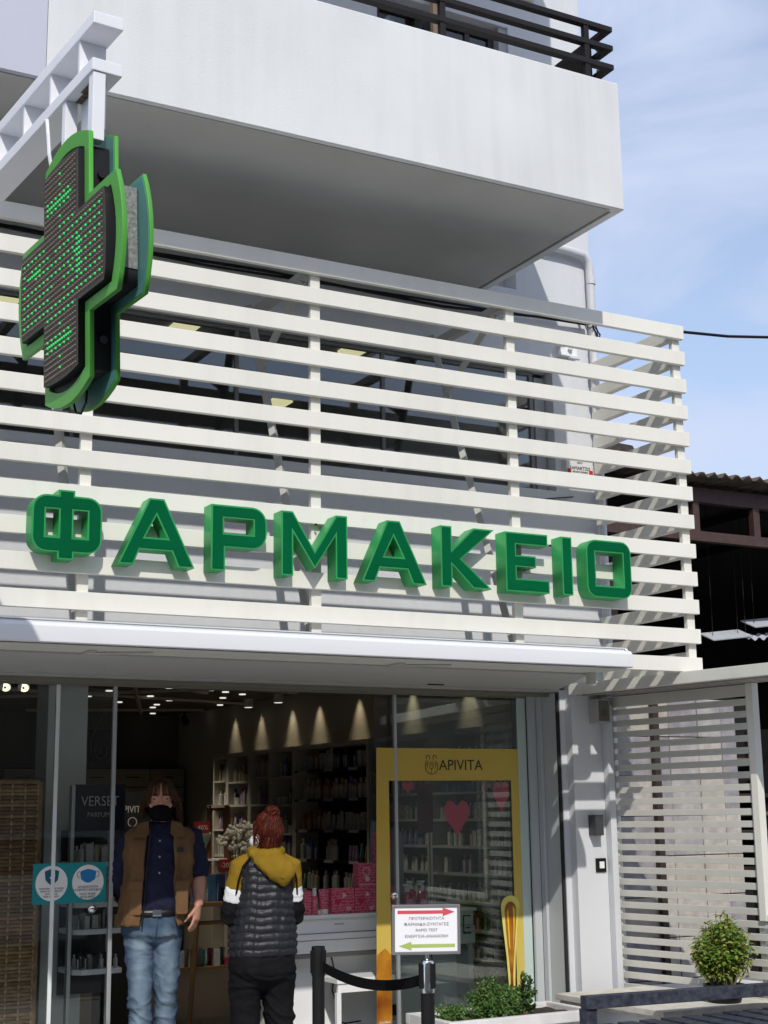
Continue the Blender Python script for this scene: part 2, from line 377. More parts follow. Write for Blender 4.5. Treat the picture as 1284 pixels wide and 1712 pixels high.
# upper storey door and window behind the railing
dr = ob('balcony_door', MB().box(4.98, 5.02, .08, .13, 5.9, 7.10).box(5.42, 5.46, .08, .13, 5.9, 7.10).box(4.98, 5.46, .08, .13, 7.04, 7.10).box(5.22, 5.26, .085, .125, 5.9, 7.05).box(4.98, 5.46, .09, .12, 6.5, 6.54), WINFR, bld)
ob('pane', bx(5.0, 5.44, .10, .106, 5.9, 7.06), GLASSU, dr)
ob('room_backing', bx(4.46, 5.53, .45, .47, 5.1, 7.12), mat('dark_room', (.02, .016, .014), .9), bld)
wn = ob('balcony_window', MB().box(4.47, 4.51, .08, .13, 5.9, 7.10).box(4.80, 4.86, .08, .13, 5.9, 7.10).box(4.47, 4.86, .08, .13, 7.04, 7.10), WINFR, bld)
ob('pane', bx(4.5, 4.82, .10, .106, 5.9, 7.06), GLASSU, wn)
ob('door_reveal', bx(5.47, 5.54, .02, .16, 5.9, 7.12), mat('reveal_grey', (.42, .43, .45), .8), bld)
tag(ob('timber_plank', MB().box(4.845, 4.935, -.10, -.06, 5.21, 7.35, bev=.004), WOODP), 'weathered timber plank standing upright on the balcony beside the dark door', 'plank')
fx = thing('wall_light', (5.72, -.05, 7.42), 'round cream wall light high on the wall above the balcony', 'light')
ob('light_ring', MB().cyl((5.72, -.005, 7.42), (5.72, -.05, 7.42), .055, 20), mat('cream_plastic', (.62, .58, .45), .4), fx, smooth=40)
ob('light_lens', MB().cyl((5.72, -.045, 7.42), (5.72, -.062, 7.42), .036, 20), BRN, fx, smooth=40)
# window band of the upper office
wf = MB()
for z in (3.68, 4.52): wf.box(-1.5, 5.70, .07, .11, z-.013, z+.013)
for x in (0.3, 1.35, 2.4, 3.45, 4.5, 5.685): wf.box(x-.012, x+.012, .075, .105, 3.694, 4.506)
ub = ob('ribbon_window', wf, mat('grey_window_frame', (.20, .20, .20), .5), bld)
xs = (-1.5, 0.3, 1.35, 2.4, 3.45, 4.5, 5.685)
for a, c in zip(xs, xs[1:]): ob('pane', bx(a+.012, c-.012, .087, .093, 3.694, 4.506), GLASSU, ub)
ob('window_reveal', bx(5.70, 5.819, .10, .16, 3.672, 4.508), mat('reveal_dark', (.33, .34, .36), .8), ub)
for x0, x1, z, cut in ((5.72, 5.80, 4.12, 0),):
    ob('shutter_guide', bx(x0, x1, .085, .099, 3.68, 4.5), mat('guide_grey', (.36, .37, .39), .6), ub)
# pipes
dp = ob('drainpipe', MB().tube([(5.45, -.05, 5.462), (5.95, -.05, 5.452), (6.10, -.05, 5.44), (6.145, -.05, 5.40), (6.15, -.05, 5.30), (6.155, -.055, 4.0), (6.165, -.055, 2.45)], .031, 14), PVC, bld, smooth=60)
for z in (5.22, 4.0, 2.75): ob('pipe_collar', MB().cyl((6.153, -.053, z), (6.153, -.053, z+.05), .036, 14), PVC, dp, smooth=40)
ob('side_conduit', bx(6.115, 6.165, -.062, -.002, -.1, 2.20, bev=.01), PVC, bld, smooth=40)
wire = MB()
for k in range(5):
    a = rnd.random()*6
    wire.tube([(6.02+.01*k, -.03, 4.98), (6.08 + .02*math.sin(a), -.09, 4.93-.02*k), (6.13, -.10 + .02*math.cos(a), 4.90), (6.17+.015*math.sin(a*2), -.10, 4.86-.03*k), (6.12+.03*math.sin(a), -.09, 4.78)], .004, 5)
wire.tube([(1.0, -.03, 4.90), (2.4, -.03, 4.872), (3.6, -.03, 4.895), (4.9, -.03, 4.865), (6.1, -.05, 4.93)], .010, 6)
wire.tube([(1.0, -.02, 4.88), (2.0, -.03, 4.893), (3.2, -.03, 4.862), (4.6, -.03, 4.89), (6.1, -.05, 4.91)], .008, 6)
tag(ob('wall_cable', wire, BLKP), 'bundle of black cables strung along the wall under the balcony', 'cable')
tag(ob('overhead_cable', MB().tube([(6.12, -.93, 4.60), (6.6, -.95, 4.626), (6.97, -.97, 4.668), (9, -1.05, 5.0), (14, -1.2, 6.2)], .010, 6), BLKP), 'single black overhead cable running right from the top of the screen', 'cable')
tag(ob('window_wire', MB().tube([(2.0, -.008, 3.60), (3.4, -.01, 3.585), (4.2, -.01, 3.60), (5.0, -.01, 3.57), (5.6, -.01, 3.585), (5.95, -.012, 3.64)], .004, 5), BLKP), 'thin slack wire hung on the grey wall below the upper window', 'wire')

# ================================================================== CANTILEVERED SLATTED SCREEN
scr = thing('slatted_screen', (3.2, -1.0, 2.34), 'cream slatted screen wrapping the upper front, with long horizontal slats', 'screen')
SZ = [4.526, 4.346, 4.162, 3.981, 3.800, 3.617, 3.435, 3.253, 3.068, 2.885, 2.702, 2.520, 2.339]
me = None
for i, z in enumerate(SZ):
    if me is None:
        o = ob('slat', MB().box(-1.2, 6.172, -1.0, -.965, 0, .091, bev=.003), SLAT, scr); me = o.data; o.location.z += z
    else:
        o = link_mesh('slat', me, None, scr, (-3.2, 1.0, z-2.34 + rnd.uniform(-.0015, .0015))); o.rotation_euler.y = R(rnd.uniform(-.035, .035)); o.rotation_euler.x = R(rnd.uniform(-.25, .25))*0
sm = None
for i, z in enumerate(SZ):
    if sm is None:
        o = ob('side_slat', MB().box(6.10, 6.150, -.930, -.068, 0, .085, bev=.003), SLAT, scr); sm = o.data; o.location.z += z+.003
    else:
        o = link_mesh('side_slat', sm, None, scr, (-3.2, 1.0, z+.003-2.34 + rnd.uniform(-.002, .002)))
for x in (-.45, .86, 2.176, 3.491, 4.823, 6.128):
    ob('post', bx(x-.03, x+.03, -.9645, -.932, 2.34, 4.61, bev=.003), SLAT, scr)
GSTEEL = mat('grey_primer_steel', (.50, .50, .47), .5, var=.05, vscale=5)
for x in (.86, 2.176, 3.491, 4.823):
    ob('brace', MB().tube([(x, -.02, 4.64), (x, -.90, 2.45)], .028, 4), GSTEEL, scr)
    ob('brace', MB().tube([(x, -.80, 4.55), (x, -.205, 4.20)], .026, 4), GSTEEL, scr)
    ob('outrigger', bx(x-.025, x+.025, -.931, -.005, 4.545, 4.60), GSTEEL, scr)
    ob('outrigger', bx(x-.025, x+.025, -.931, -.005, 2.385, 2.43), GSTEEL, scr)
ob('outrigger', bx(6.11, 6.145, -.931, -.005, 2.43, 2.47), SLAT, scr)
tag(ob('beam_lining', bx(-1.2, 5.30, -1.16, -1.003, 2.343, 2.349), BEIGE, scr))

# awning cassette
awn = thing('awning_cassette', (2.2, -1.12, 2.31), 'closed white retractable awning box below the green lettering', 'awning')
prof = [(-1.004, 2.3215), (-1.242, 2.318), (-1.249, 2.323), (-1.250, 2.330), (-1.247, 2.398), (-1.232, 2.416), (-1.206, 2.425), (-1.204, 2.434), (-1.15, 2.446), (-1.004, 2.456)]
ob('cassette', MB().prism(prof, lambda a, b, d: (d, a, b), -1.0, 5.395), AWN, awn, smooth=25)
ob('cassette_seam', bx(-1.0, 5.39, -1.2085, -1.199, 2.4285, 2.4325), mat('seam_grey', (.25, .26, .28), .6), awn)
ob('end_cap', MB().prism([(a*1.0, z) for a, z in prof], lambda a, b, d: (d, a, b), 5.3955, 5.425), AWN, awn, smooth=25)
ob('cassette_underside', bx(-1.0, 5.39, -1.228, -.945, 2.3095, 2.3145), UNDER, awn)  # added plate, its paler colour stands for ground bounce light
for x in (.5, 2.2, 3.95):
    ob('awning_bracket', MB().box(x-.02, x+.02, -1.10, -.96, 2.300, 2.309).tube([(x, -1.0, 2.302), (x+.30, -1.12, 2.303)], .008, 6), GSTEEL, awn)
ob('awning_bracket', bx(5.30, 5.335, -1.0, -.95, 2.24, 2.335), BEIGE, awn)

# ================================================================== GREEN LETTERS
ZB, ZT = 2.75, 3.10
def A(x0, x1, xt0, xt1):
    return [[(xt0, ZT), (xt1, ZT), (x1, ZB), (x1-.09, ZB), (x1-.125, 2.83), (x0+.115, 2.83), (x0+.083, ZB), (x0, ZB)], [((xt0+xt1)/2, 3.012), ((xt0+xt1)/2+.06, 2.895), ((xt0+xt1)/2-.06, 2.895)]]
LET = [
 ('Φ', [rounded([(1.868, 3.072, .075), (2.0, 3.072, 0), (2.0, ZT, 0), (2.083, ZT, 0), (2.083, 3.072, 0), (2.225, 3.072, .075), (2.225, 2.785, .075), (2.083, 2.785, 0), (2.083, ZB, 0), (2.0, ZB, 0), (2.0, 2.785, 0), (1.868, 2.785, .075)]),
   [(1.938, 3.0), (2.003, 3.0), (2.003, 2.862), (1.938, 2.862)], [(2.078, 3.0), (2.15, 3.0), (2.15, 2.862), (2.078, 2.862)]]),
 ('Α', A(2.31, 2.722, 2.472, 2.553)),
 ('Ρ', [rounded([(2.812, ZT, 0), (3.13, ZT, .085), (3.13, 2.875, .085), (2.892, 2.875, 0), (2.892, ZB, 0), (2.812, ZB, 0)]), [(2.885, 3.032), (3.052, 3.032), (3.052, 2.95), (2.885, 2.95)]]),
 ('Μ', [[(3.215, ZT), (3.283, ZT), (3.413, 2.893), (3.543, ZT), (3.612, ZT), (3.612, ZB), (3.54, ZB), (3.54, 2.985), (3.413, 2.795), (3.285, 2.985), (3.285, ZB), (3.215, ZB)]]),
 ('Α', A(3.70, 4.112, 3.862, 3.943)),
 ('Κ', [[(4.207, ZT), (4.282, ZT), (4.282, 2.965), (4.43, ZT), (4.57, ZT), (4.343, 2.915), (4.545, ZB), (4.42, ZB), (4.282, 2.878), (4.282, ZB), (4.207, ZB)]]),
 ('Ε', [[(4.645, ZT), (4.945, ZT), (4.945, 3.03), (4.72, 3.03), (4.72, 2.965), (4.858, 2.965), (4.858, 2.897), (4.72, 2.897), (4.72, 2.827), (4.95, 2.827), (4.95, ZB), (4.645, ZB)]]),
 ('Ι', [[(5.045, ZT), (5.12, ZT), (5.12, ZB), (5.045, ZB)]]),
 ('Ο', [rounded([(5.225, ZT, .07), (5.56, ZT, .07), (5.56, ZB, .07), (5.225, ZB, .07)]), [(5.292, 3.028), (5.498, 3.028), (5.498, 2.822), (5.292, 2.822)]]),
]
LL = ['green channel letter Φ at the left start of the sign', 'first triangular green letter A, right after the rounded first letter', 'green letter Ρ with one rectangular eye in the sign', 'green letter Μ with its deep V notch in the sign',
      'second triangular green letter A, right after the M shaped letter', 'green letter Κ with its two diagonal arms in the sign', 'green letter Ε with three bars, before the Ι', 'narrow green letter Ι between the Ε and the Ο', 'green square letter Ο at the right end of the sign']
for (ch, loops), lab in zip(LET, LL):
    cx = sum(p[0] for p in loops[0])/len(loops[0])
    t = thing('sign_letter', (cx, -1.05, ZB), lab, 'letter', 'green letters of the pharmacy sign')
    plate('letter_case', loops, .102, GRIM, t, face_street(0, -1.053, 0), bev=0.0)
    plate('letter_face', loops, .004, GFACE, t, face_street(0, -1.1055, 0), off=-.0095)
    for dx in (-.05, .055): ob('mount_stud', MB().cyl((cx+dx, -1.0, 3.06), (cx+dx, -1.012, 3.06), .006, 8), BLKP, t)

# ================================================================== SIGN ARM AND LED CROSS
CC = Vector((1.19, -3.9458, 3.1358)); U = Vector((.0803, -.9968, 0)).normalized(); W = Vector((U.y, -U.x, 0))   # U outwards, W to the viewer's left
def arm_pt(u, v, d): return tuple(CC + U*u - W*d + Vector((0, 0, v - CC.z)))     # d to the right of the left face
ARM = Matrix.Identity(4)
for i in range(3): ARM[i][0] = U[i]; ARM[i][1] = -W[i]; ARM[i][2] = (0, 0, 1)[i]
ARM.translation = Vector((CC.x, CC.y, 0))
arm = thing('wall_bracket', (.95, -1.05, 3.72), 'white ladder shaped steel bracket holding out the pharmacy cross', 'bracket')
for z0, z1 in ((3.722, 3.762), (3.878, 3.918)):
    ob('beam', MB().box(-2.95, .177, -.006, .092, z0, z1, bev=.003, M=ARM), ARMW, arm)
for k in range(12):
    u = .048 - .25*k
    ob('rung', bx(u-.006, u+.006, 0, .086, 3.7625, 3.8775, M=ARM), ARMW, arm)
ob('hanger', MB().box(.135, .172, .0, .040, 3.50, 3.7215, bev=.003, M=ARM), ARMW, arm)
ob('hanger', MB().box(-.085, -.055, .0, .040, 3.50, 3.7215, bev=.003, M=ARM), ARMW, arm)
ob('hanger_plate', MB().box(-.054, .134, .052, .058, 3.56, 3.7215, M=ARM), ARMW, arm)
ob('rust_streak', MB().box(.02, .10, .02, .06, 3.7185, 3.7215, M=ARM).box(-.05, .02, .03, .05, 3.719, 3.7215, M=ARM), mat('rust', (.18, .14, .09), .9, var=.4, vscale=60), arm)
tag(ob('sign_cable', MB().tube([arm_pt(-.22, 3.72, -.008), arm_pt(-.175, 3.70, -.016), arm_pt(-.15, 3.64, -.02), arm_pt(-.145, 3.57, -.016), arm_pt(-.15, 3.50, -.0), arm_pt(-.16, 3.46, .02)], .006, 6), ARMW), 'loose white cable dropping from the bracket into the green cross', 'cable')

tilt = -.0316
V = (Matrix.Rotation(tilt, 3, 'Y') @ Vector((0, 0, 1))).normalized()
N = U.cross(V).normalized()          # towards the viewer's left
CR = Matrix.Identity(4)
for i in range(3): CR[i][0] = U[i]; CR[i][1] = V[i]; CR[i][2] = N[i]
CR.translation = CC
# plate() maps x right, y up, z to the reader; seen from the left, outward (U) lies to the right
def cross_outline(b, a, bulge, n=8):
    out = []
    for k in range(4):
        c, s = math.cos(k*math.pi/2), math.sin(k*math.pi/2)
        pts = [(a + bulge*(1-(2*i/n-1)**2), -b + 2*b*i/n) for i in range(n+1)] + [(b, b)]
        out += [(x*c - y*s, x*s + y*c) for x, y in pts]
    return out
crs = thing('pharmacy_cross', tuple(CC - Vector((0, 0, .43))), 'green LED pharmacy cross hanging from the white bracket', 'pharmacy sign')
OUT, INN = cross_outline(.18, .382, .043), cross_outline(.148, .345, .036)
def CRz(d): return CR @ Matrix.Translation((0, 0, d))
plate('front_frame', [OUT, INN], .012, CFR, crs, CRz(-.006), bev=.0015)
plate('back_frame', [OUT], .010, CFR, crs, CRz(-.088), bev=.0015)
plate('back_lining', [cross_outline(.176, .378, .042)], .003, CFB, crs, CRz(-.0815))
plate('case', [cross_outline(.150, .350, .0)], .062, CBLK, crs, CRz(-.046))
ob('galvanised_end', MB().box(.3505, .353, -.10, .148, -.076, -.016, M=CR), CGAL, crs); ob('galvanised_end', MB().box(-.353, -.3505, -.148, .148, -.076, -.016, M=CR), CGAL, crs)
plate('inner_tray', [cross_outline(.152, .349, .038)], .004, CBLK, crs, CRz(-.0135))
plate('led_case', [cross_outline(.141, .338, .012)], .030, CBLK, crs, CRz(.0035)); plate('led_board', [cross_outline(.1405, .3375, .012)], .002, LEDP, crs, CRz(.0198))
bolts = MB()
for v in (-.26, .26): bolts.cyl(CR @ Vector((.150, v, -.05)), CR @ Vector((.163, v, -.05)), .013, 10)
ob('bolt', bolts, CBLK, crs, smooth=40)
pit_ = .0172; off_, on_ = MB(), MB()
def dot(mb, x, y, r):
    ring = [mb.bm.verts.new(CR @ Vector((x + r*math.cos(k*math.pi/3), y + r*math.sin(k*math.pi/3), .0212))) for k in range(6)]
    top = [mb.bm.verts.new(CR @ Vector((x + .6*r*math.cos(k*math.pi/3), y + .6*r*math.sin(k*math.pi/3), .0252))) for k in range(6)]
    for k in range(6): mb.bm.faces.new((ring[k], ring[(k+1) % 6], top[(k+1) % 6], top[k]))
    mb.bm.faces.new(top)
for i in range(-19, 20):
    for j in range(-19, 20):
        x, y = i*pit_, j*pit_
        if (abs(x) > .136 and abs(y) > .136) or max(abs(x), abs(y)) > .332 or (abs(x) > .134 and abs(y) > .141): continue
        lit = False
        if abs(j) > 8:
            jj = abs(j)
            lit = (jj in (12, 13, 14) and -7 < i < 6 and i % 2 == 0) or (jj == 13 and -7 < i < 6) or (i == 0 and jj % 2 == 0)
        else:
            q = noise.noise(Vector((i*.13, j*.16, 3.1)))
            lit = (i % 2 == 0 and j % 2 == 0 and q > -.32) or (i == -18 and j % 2 == 0) or (i == 18 and j % 2 == 0) or (j == 3 and -17 < i < -9) or (i in (8, 9) and -4 < j < 4) or (abs(i-j-6) <= 0 and -3 < j < 5)
        dot(on_ if lit else off_, x, y, .0043 if lit else .0048)
tag(ob('led_dots', off_, LEDD, crs), kind='stuff')
tag(ob('lit_led_dots', on_, LEDON, crs), kind='stuff')
ob('cable_loop', MB().tube([CR @ Vector((-.05, -.40, -.04)), CR @ Vector((-.03, -.438, -.04)), CR @ Vector((.01, -.45, -.04)), CR @ Vector((.05, -.425, -.04)), CR @ Vector((.06, -.39, -.04))], .004, 6), CBLK, crs)

# ================================================================== SHOPFRONT GLASS
YG = .35
# left sliding leaf, right sliding leaf, fixed panes
sl = thing('sliding_door', (2.6, YG, 0), 'left glass sliding door leaf carrying the turquoise mask notice', 'glass door', 'glass leaves of the shopfront')
ob('glass_pane', bx(2.46, 2.79, YG-.005, YG+.005, .02, 2.265), GLASSD, sl)
ob('edge_strip', MB().box(2.782, 2.806, YG-.012, YG+.012, .01, 2.27, bev=.003), ALU, sl)
ob('edge_strip', MB().box(2.437, 2.459, YG-.014, YG+.014, .01, 2.27, bev=.003), mat('pale_edge', (.80, .84, .84), .3), sl)
k = MB(); k.cyl((2.672, YG-.005, .985), (2.672, YG-.03, .985), .012, 14); k.ball((2.672, YG-.045, .985), (.026, .018, .026), 16)
ob('knob', k, CHROME, sl, smooth=60)
sr = thing('sliding_door', (4.9, YG+.03, 0), 'right glass sliding door leaf behind the gold framed poster', 'glass door', 'glass leaves of the shopfront')
ob('glass_pane', bx(4.565, 5.66, YG+.035, YG+.045, .02, 2.265), GLASSD, sr)
k = MB(); k.cyl((4.665, YG+.03, .982), (4.665, YG-.02, .982), .012, 14); k.ball((4.665, YG-.03, .982), (.028, .018, .028), 16)
ob('knob', k, CHROME, sr, smooth=60)
fp = thing('fixed_window', (5.2, YG, 0), 'fixed greenish shop window pane right of the entrance', 'window', 'glass leaves of the shopfront')
ob('glass_pane', bx(4.71, 5.70, YG-.005, YG+.005, .02, 2.265), GLASS, fp)
ob('edge_strip', MB().box(4.688, 4.709, YG-.012, YG+.012, .01, 2.27, bev=.003), ALU, fp)
fl = thing('fixed_window', (1.6, YG, 0), 'fixed shop window pane at the far left before the woven screen', 'window', 'glass leaves of the shopfront')
ob('glass_pane', bx(.2, 2.436, YG-.004, YG+.004, .02, 2.265), GLASSD, fl)

# gold framed poster on the glass
YS = YG - .0085; YH = YG + .018
gp = thing('window_poster', (5.1, YS, .2), 'gold poster frame with bee emblem and dripping honey pen stuck on the glass', 'poster')
GOLD = mat('gold_foil', (.60, .40, .06), .35, var=.10, vscale=1.1, col2=(.62, .50, .13), stretch=(1, 1, 1), spec=.35)
AMBER = mat('amber_print', (.55, .24, .02), .3, var=.3, vscale=7, col2=(.20, .045, .005))
plate('frame_print', [[(4.556, 1.915), (5.674, 1.915), (5.69, .02), (5.592, .02), (5.592, .95), (5.592, 1.705), (4.645, 1.705), (4.645, .02), (4.532, .02)]], .002, GOLD, gp, face_street(0, YS, 0))
plate('amber_print', [[(4.537, .62), (4.60, .66), (4.644, .62), (4.644, .021), (4.534, .021)]], .0012, AMBER, gp, face_street(0, YS-.0018, 0))
plate('honey_drop', [[(5.50+.0, .03)] + [(5.535, .25), (5.515, .55), (5.487, .80)] + [(5.555 + .075*math.cos(t), .875 + .075*math.sin(t)) for t in [math.pi - math.pi*i/10 for i in range(11)]] + [(5.61, .78), (5.585, .55), (5.57, .25), (5.57, .03)]], .0012, mat('pale_gold_print', (.75, .68, .18), .35), gp, face_street(0, YS-.0018, 0))
plate('honey_core', [[(5.535, .06), (5.54, .45), (5.515, .72)] + [(5.555 + .047*math.cos(t), .85 + .060*math.sin(t)) for t in [math.pi - math.pi*i/10 for i in range(11)]] + [(5.588, .70), (5.562, .45), (5.56, .06)]], .0012, AMBER, gp, face_street(0, YS-.0032, 0))
plate('honey_gloss', [[(5.525, .84), (5.535, .87), (5.54, .80), (5.545, .60), (5.535, .62)], [(5.572, .88), (5.592, .86), (5.578, .68), (5.566, .60), (5.575, .75)]], .0008, mat('honey_yellow', (.80, .50, .04), .3), gp, face_street(0, YS-.0046, 0))
INK = mat('dark_print_ink', (.03, .02, .012), .5)
text('lettering', 'APIVITA', .098, INK, gp, face_street(5.196, YS-.002, 1.803), font_w=.98)
L = []
cx, cz = 4.968, 1.803
lg = MB()
def ring(mb, cx, cz, r0, r1, y, a0=0, a1=2*math.pi, n=20, sz=1.0):
    A_, B_ = [], []
    for i in range(n+1):
        t = a0 + (a1-a0)*i/n
        A_.append(mb.bm.verts.new((cx + r0*math.cos(t), y, cz + r0*sz*math.sin(t)))); B_.append(mb.bm.verts.new((cx + r1*math.cos(t), y, cz + r1*sz*math.sin(t))))
    for i in range(n): mb.bm.faces.new((A_[i], A_[i+1], B_[i+1], B_[i]))
yl = YS - .0022
ring(lg, cx, cz-.008, .046, .051, yl, R(125), R(415))
ring(lg, cx-.025, cz+.052, .011, .016, yl, R(-60), R(210)); ring(lg, cx+.025, cz+.052, .011, .016, yl, R(-30), R(240))
ring(lg, cx, cz-.005, .012, .017, yl); ring(lg, cx-.022, cz+.002, .010, .015, yl, R(60), R(250)); ring(lg, cx+.022, cz+.002, .010, .015, yl, R(-70), R(120))
ring(lg, cx, cz+.03, .010, .014, yl, R(180), R(360))
lg.quad((cx-.002, yl, cz-.02), (cx+.002, yl, cz-.02), (cx+.002, yl, cz-.05), (cx-.002, yl, cz-.05))
ob('bee_emblem', lg, INK, gp)
WPR = mat('white_print', (.82, .82, .80), .5)
bc = MB(); ring(bc, 4.592, .163, .030, .036, yl); ob('emblem_ring', bc, WPR, gp)
text('lettering', 'B', .05, WPR, gp, face_street(4.592, yl, .163)); text('lettering', 'Certified', .022, WPR, gp, face_street(4.592, yl, .215))
text('lettering', 'Corporation', .02, WPR, gp, face_street(4.592, yl, .112))
HEART = mat('pink_heart_print', (.90, .10, .17), .5, var=.03)
def heart(x0, x1, z0, z1, n=28):
    P = []
    for i in range(n):
        t = 2*math.pi*i/n
        P.append((16*math.sin(t)**3, 13*math.cos(t) - 5*math.cos(2*t) - 2*math.cos(3*t) - math.cos(4*t)))
    a0, a1 = min(p[0] for p in P), max(p[0] for p in P); b0, b1 = min(p[1] for p in P), max(p[1] for p in P)
    return [(x0 + (x1-x0)*(a-a0)/(a1-a0), z0 + (z1-z0)*(b-b0)/(b1-b0)) for a, b in P]
for (h, lab) in ((heart(5.072, 5.272, 1.335, 1.575), 'pink paper heart in the middle of the shop window'), (heart(5.462, 5.592, 1.478, 1.70), 'slim pink paper heart at the upper right of the window'), (heart(4.755, 4.85, 1.62, 1.703), 'small pink paper heart tip tucked at the upper left of the window')):
    o = plate('paper_heart', [h], .0015, HEART, None, face_street(0, YH, 0)); tag(o, lab, 'heart', 'paper hearts on the shop window')

# turquoise mask notice
mn = thing('mask_notice', (2.547, YG-.008, 1.02), 'turquoise notice with two white discs asking for face masks', 'notice')
TEAL = mat('turquoise_print', (.0, .24, .26), .4, var=.04)
yn = YG - .0075
plate('backing', [[(2.333, 1.243), (2.765, 1.243), (2.762, 1.018), (2.331, 1.018)]], .002, TEAL, mn, face_street(0, yn, 0))
for x in (2.442, 2.655): plate('disc', [circle(x, 1.133, .093, 32, .098)], .001, WPR, mn, face_street(0, yn-.0018, 0))
plate('mask_emblem', [rounded([(2.607, 1.195, .01), (2.655, 1.208, .03), (2.703, 1.195, .01), (2.697, 1.15, .02), (2.655, 1.122, .04), (2.613, 1.15, .02)])], .001, mat('blue_print', (.01, .20, .48), .4), mn, face_street(0, yn-.0031, 0))
ms = MB(); ring(ms, 2.606, 1.177, .015, .018, yn-.0038, R(90), R(270), 10); ring(ms, 2.704, 1.177, .015, .018, yn-.0038, R(-90), R(90), 10); ob('mask_strap', ms, INK, mn)
plate('shield_emblem', [rounded([(2.40, 1.20, .004), (2.442, 1.215, .01), (2.484, 1.20, .004), (2.478, 1.15, .03), (2.442, 1.118, .005), (2.406, 1.15, .03)])], .001, mat('navy_teal_print', (.0, .10, .17), .4), mn, face_street(0, yn-.0031, 0))
plate('check_mark', [[(2.428, 1.165), (2.434, 1.171), (2.441, 1.163), (2.458, 1.182), (2.463, 1.177), (2.441, 1.152)]], .001, WPR, mn, face_street(0, yn-.0045, 0))
for i, s in enumerate(('ΑΠΑΡΑΙΤΗΤΗ', 'Η ΧΡΗΣΗ ΜΑΣΚΑΣ', 'FACE MASK', 'REQUIRED')):
    text('lettering', s, .0185, INK, mn, face_street(2.655, yn-.0028, 1.106 - i*.0165 - (.006 if i > 1 else 0)))
for i, s in enumerate(('ΤΗΡΟΥΜΕ ΑΠΟΣΤΑΣΕΙΣ', 'ΠΡΟΣΤΑΤΕΥΟΜΑΣΤΕ', 'ΑΠΟ ΤΟΝ ΙΟ', 'KEEP DISTANCE')):
    text('lettering', s, .0125, INK, mn, face_street(2.442, yn-.0028, 1.103 - i*.0145))

# ================================================================== SMALL FIXTURES ON THE PILLAR AND WALL
wl = thing('wall_sconce', (5.98, -.04, 1.33), 'anthracite wedge shaped wall sconce on the grey pillar', 'wall lamp')
ob('shade', bx(5.973, 6.038, -.082, -.001, 1.335, 1.468, bev=.002), mat('anthracite', (.045, .048, .052), .5, var=.05), wl)
ob('diffuser', bx(5.983, 6.028, -.07, -.01, 1.330, 1.336), mat('frosted', (.5, .5, .48), .6), wl)
sw = thing('door_switch', (6.06, -.01, 1.10), 'black square switch with a white key on the pillar', 'switch')
ob('frame', bx(6.018, 6.10, -.010, -.001, 1.095, 1.185, bev=.002), BLKP, sw)
ob('key', bx(6.044, 6.082, -.0145, -.0095, 1.119, 1.163, bev=.002), WHITEG, sw)
sp = thing('wall_speaker', (6.07, -.05, 2.08), 'small grey loudspeaker box at the top of the pillar', 'speaker')
ob('case', bx(6.015, 6.125, -.095, -.001, 2.075, 2.235, bev=.004), mat('speaker_grey', (.42, .42, .40), .6), sp)
ob('grille', bx(6.028, 6.112, -.0995, -.0955, 2.087, 2.223), mat('speaker_grille', (.20, .19, .16), .8, var=.3, vscale=200), sp)
cg = MB(); ring(cg, 6.07, 2.14, 0.0, .026, -.1008, n=16); ob('cone', cg, mat('speaker_cone', (.11, .10, .08), .7), sp)
al = thing('alarm_sign', (5.99, -.01, 3.80), 'white alarm company box with red ends on the upper wall', 'alarm box')
ob('case', bx(5.874, 6.105, -.05, -.001, 3.745, 3.935, bev=.006), mat('alarm_white', (.72, .72, .71), .4), al)
RED = mat('signal_red', (.55, .02, .02), .4)
for x in (5.89, 6.075):
    ob('red_end', bx(x-.008, x+.022, -.056, -.0503, 3.755, 3.83, bev=.004), RED, al)
text('lettering', 'SAMARTZIS', .034, INK, al, face_street(5.99, -.0515, 3.838)); text('lettering', 'SECURITY SYSTEMS', .015, INK, al, face_street(5.99, -.0515, 3.812)); text('lettering', 'alarm', .02, INK, al, face_street(5.99, -.0515, 3.88))
ab = thing('siren_box', (5.94, -.03, 4.62), 'small white siren bracket on the wall behind the top slats', 'siren')
ob('case', bx(5.87, 6.01, -.045, -.001, 4.655, 4.73, bev=.004), WHITEG, ab); ob('horn', bx(5.93, 6.02, -.075, -.046, 4.63, 4.648, bev=.003), PVC, ab)
ob('bulb', MB().ball((5.945, -.055, 4.70), (.018, .018, .018), 10), PVC, ab, smooth=60)

# ================================================================== PERGOLA BEAM AND SLAT FENCE AT THE RIGHT
FO = Vector((6.2, .02, 0)); FD = Vector((.153, -.988, 0)).normalized(); FN = Vector((FD.y, -FD.x, 0))   # FN points to the left (-X)
FM = Matrix.Identity(4)
for i in range(3): FM[i][0] = FD[i]; FM[i][1] = FN[i]; FM[i][2] = (0, 0, 1)[i]
FM.translation = FO
FCREAM = mat('fence_cream', (.66, .655, .60), .5, var=.04, vscale=4, rand=.08, streak=.06)
fen = thing('slat_fence', tuple(FO), 'cream aluminium fence of narrow horizontal slats right of the pillar', 'fence')
fb = MB(); fb.box(-.02, 2.6, -.02, .36, 2.262, 2.335, bev=.004, M=FM)
ob('top_beam', fb, FCREAM, fen)
fg = MB()
for y in (.04, .11, .18, .25, .30): fg.box(0, 2.6, y-.004, y+.004, 2.2585, 2.263, M=FM)
ob('beam_groove', fg, mat('groove_red_grey', (.22, .17, .16), .8), fen)
ob('lower_beam', bx(0, 1.2, -.02, .02, 2.185, 2.255, M=FM), FCREAM, fen)
ob('post', MB().box(1.20, 1.250, -.03, .03, .83, 2.261, bev=.003, M=FM), SLAT, fen)
ob('post', MB().box(.0, .035, -.035, .0, .0, 2.184, bev=.003, M=FM), FCREAM, fen)
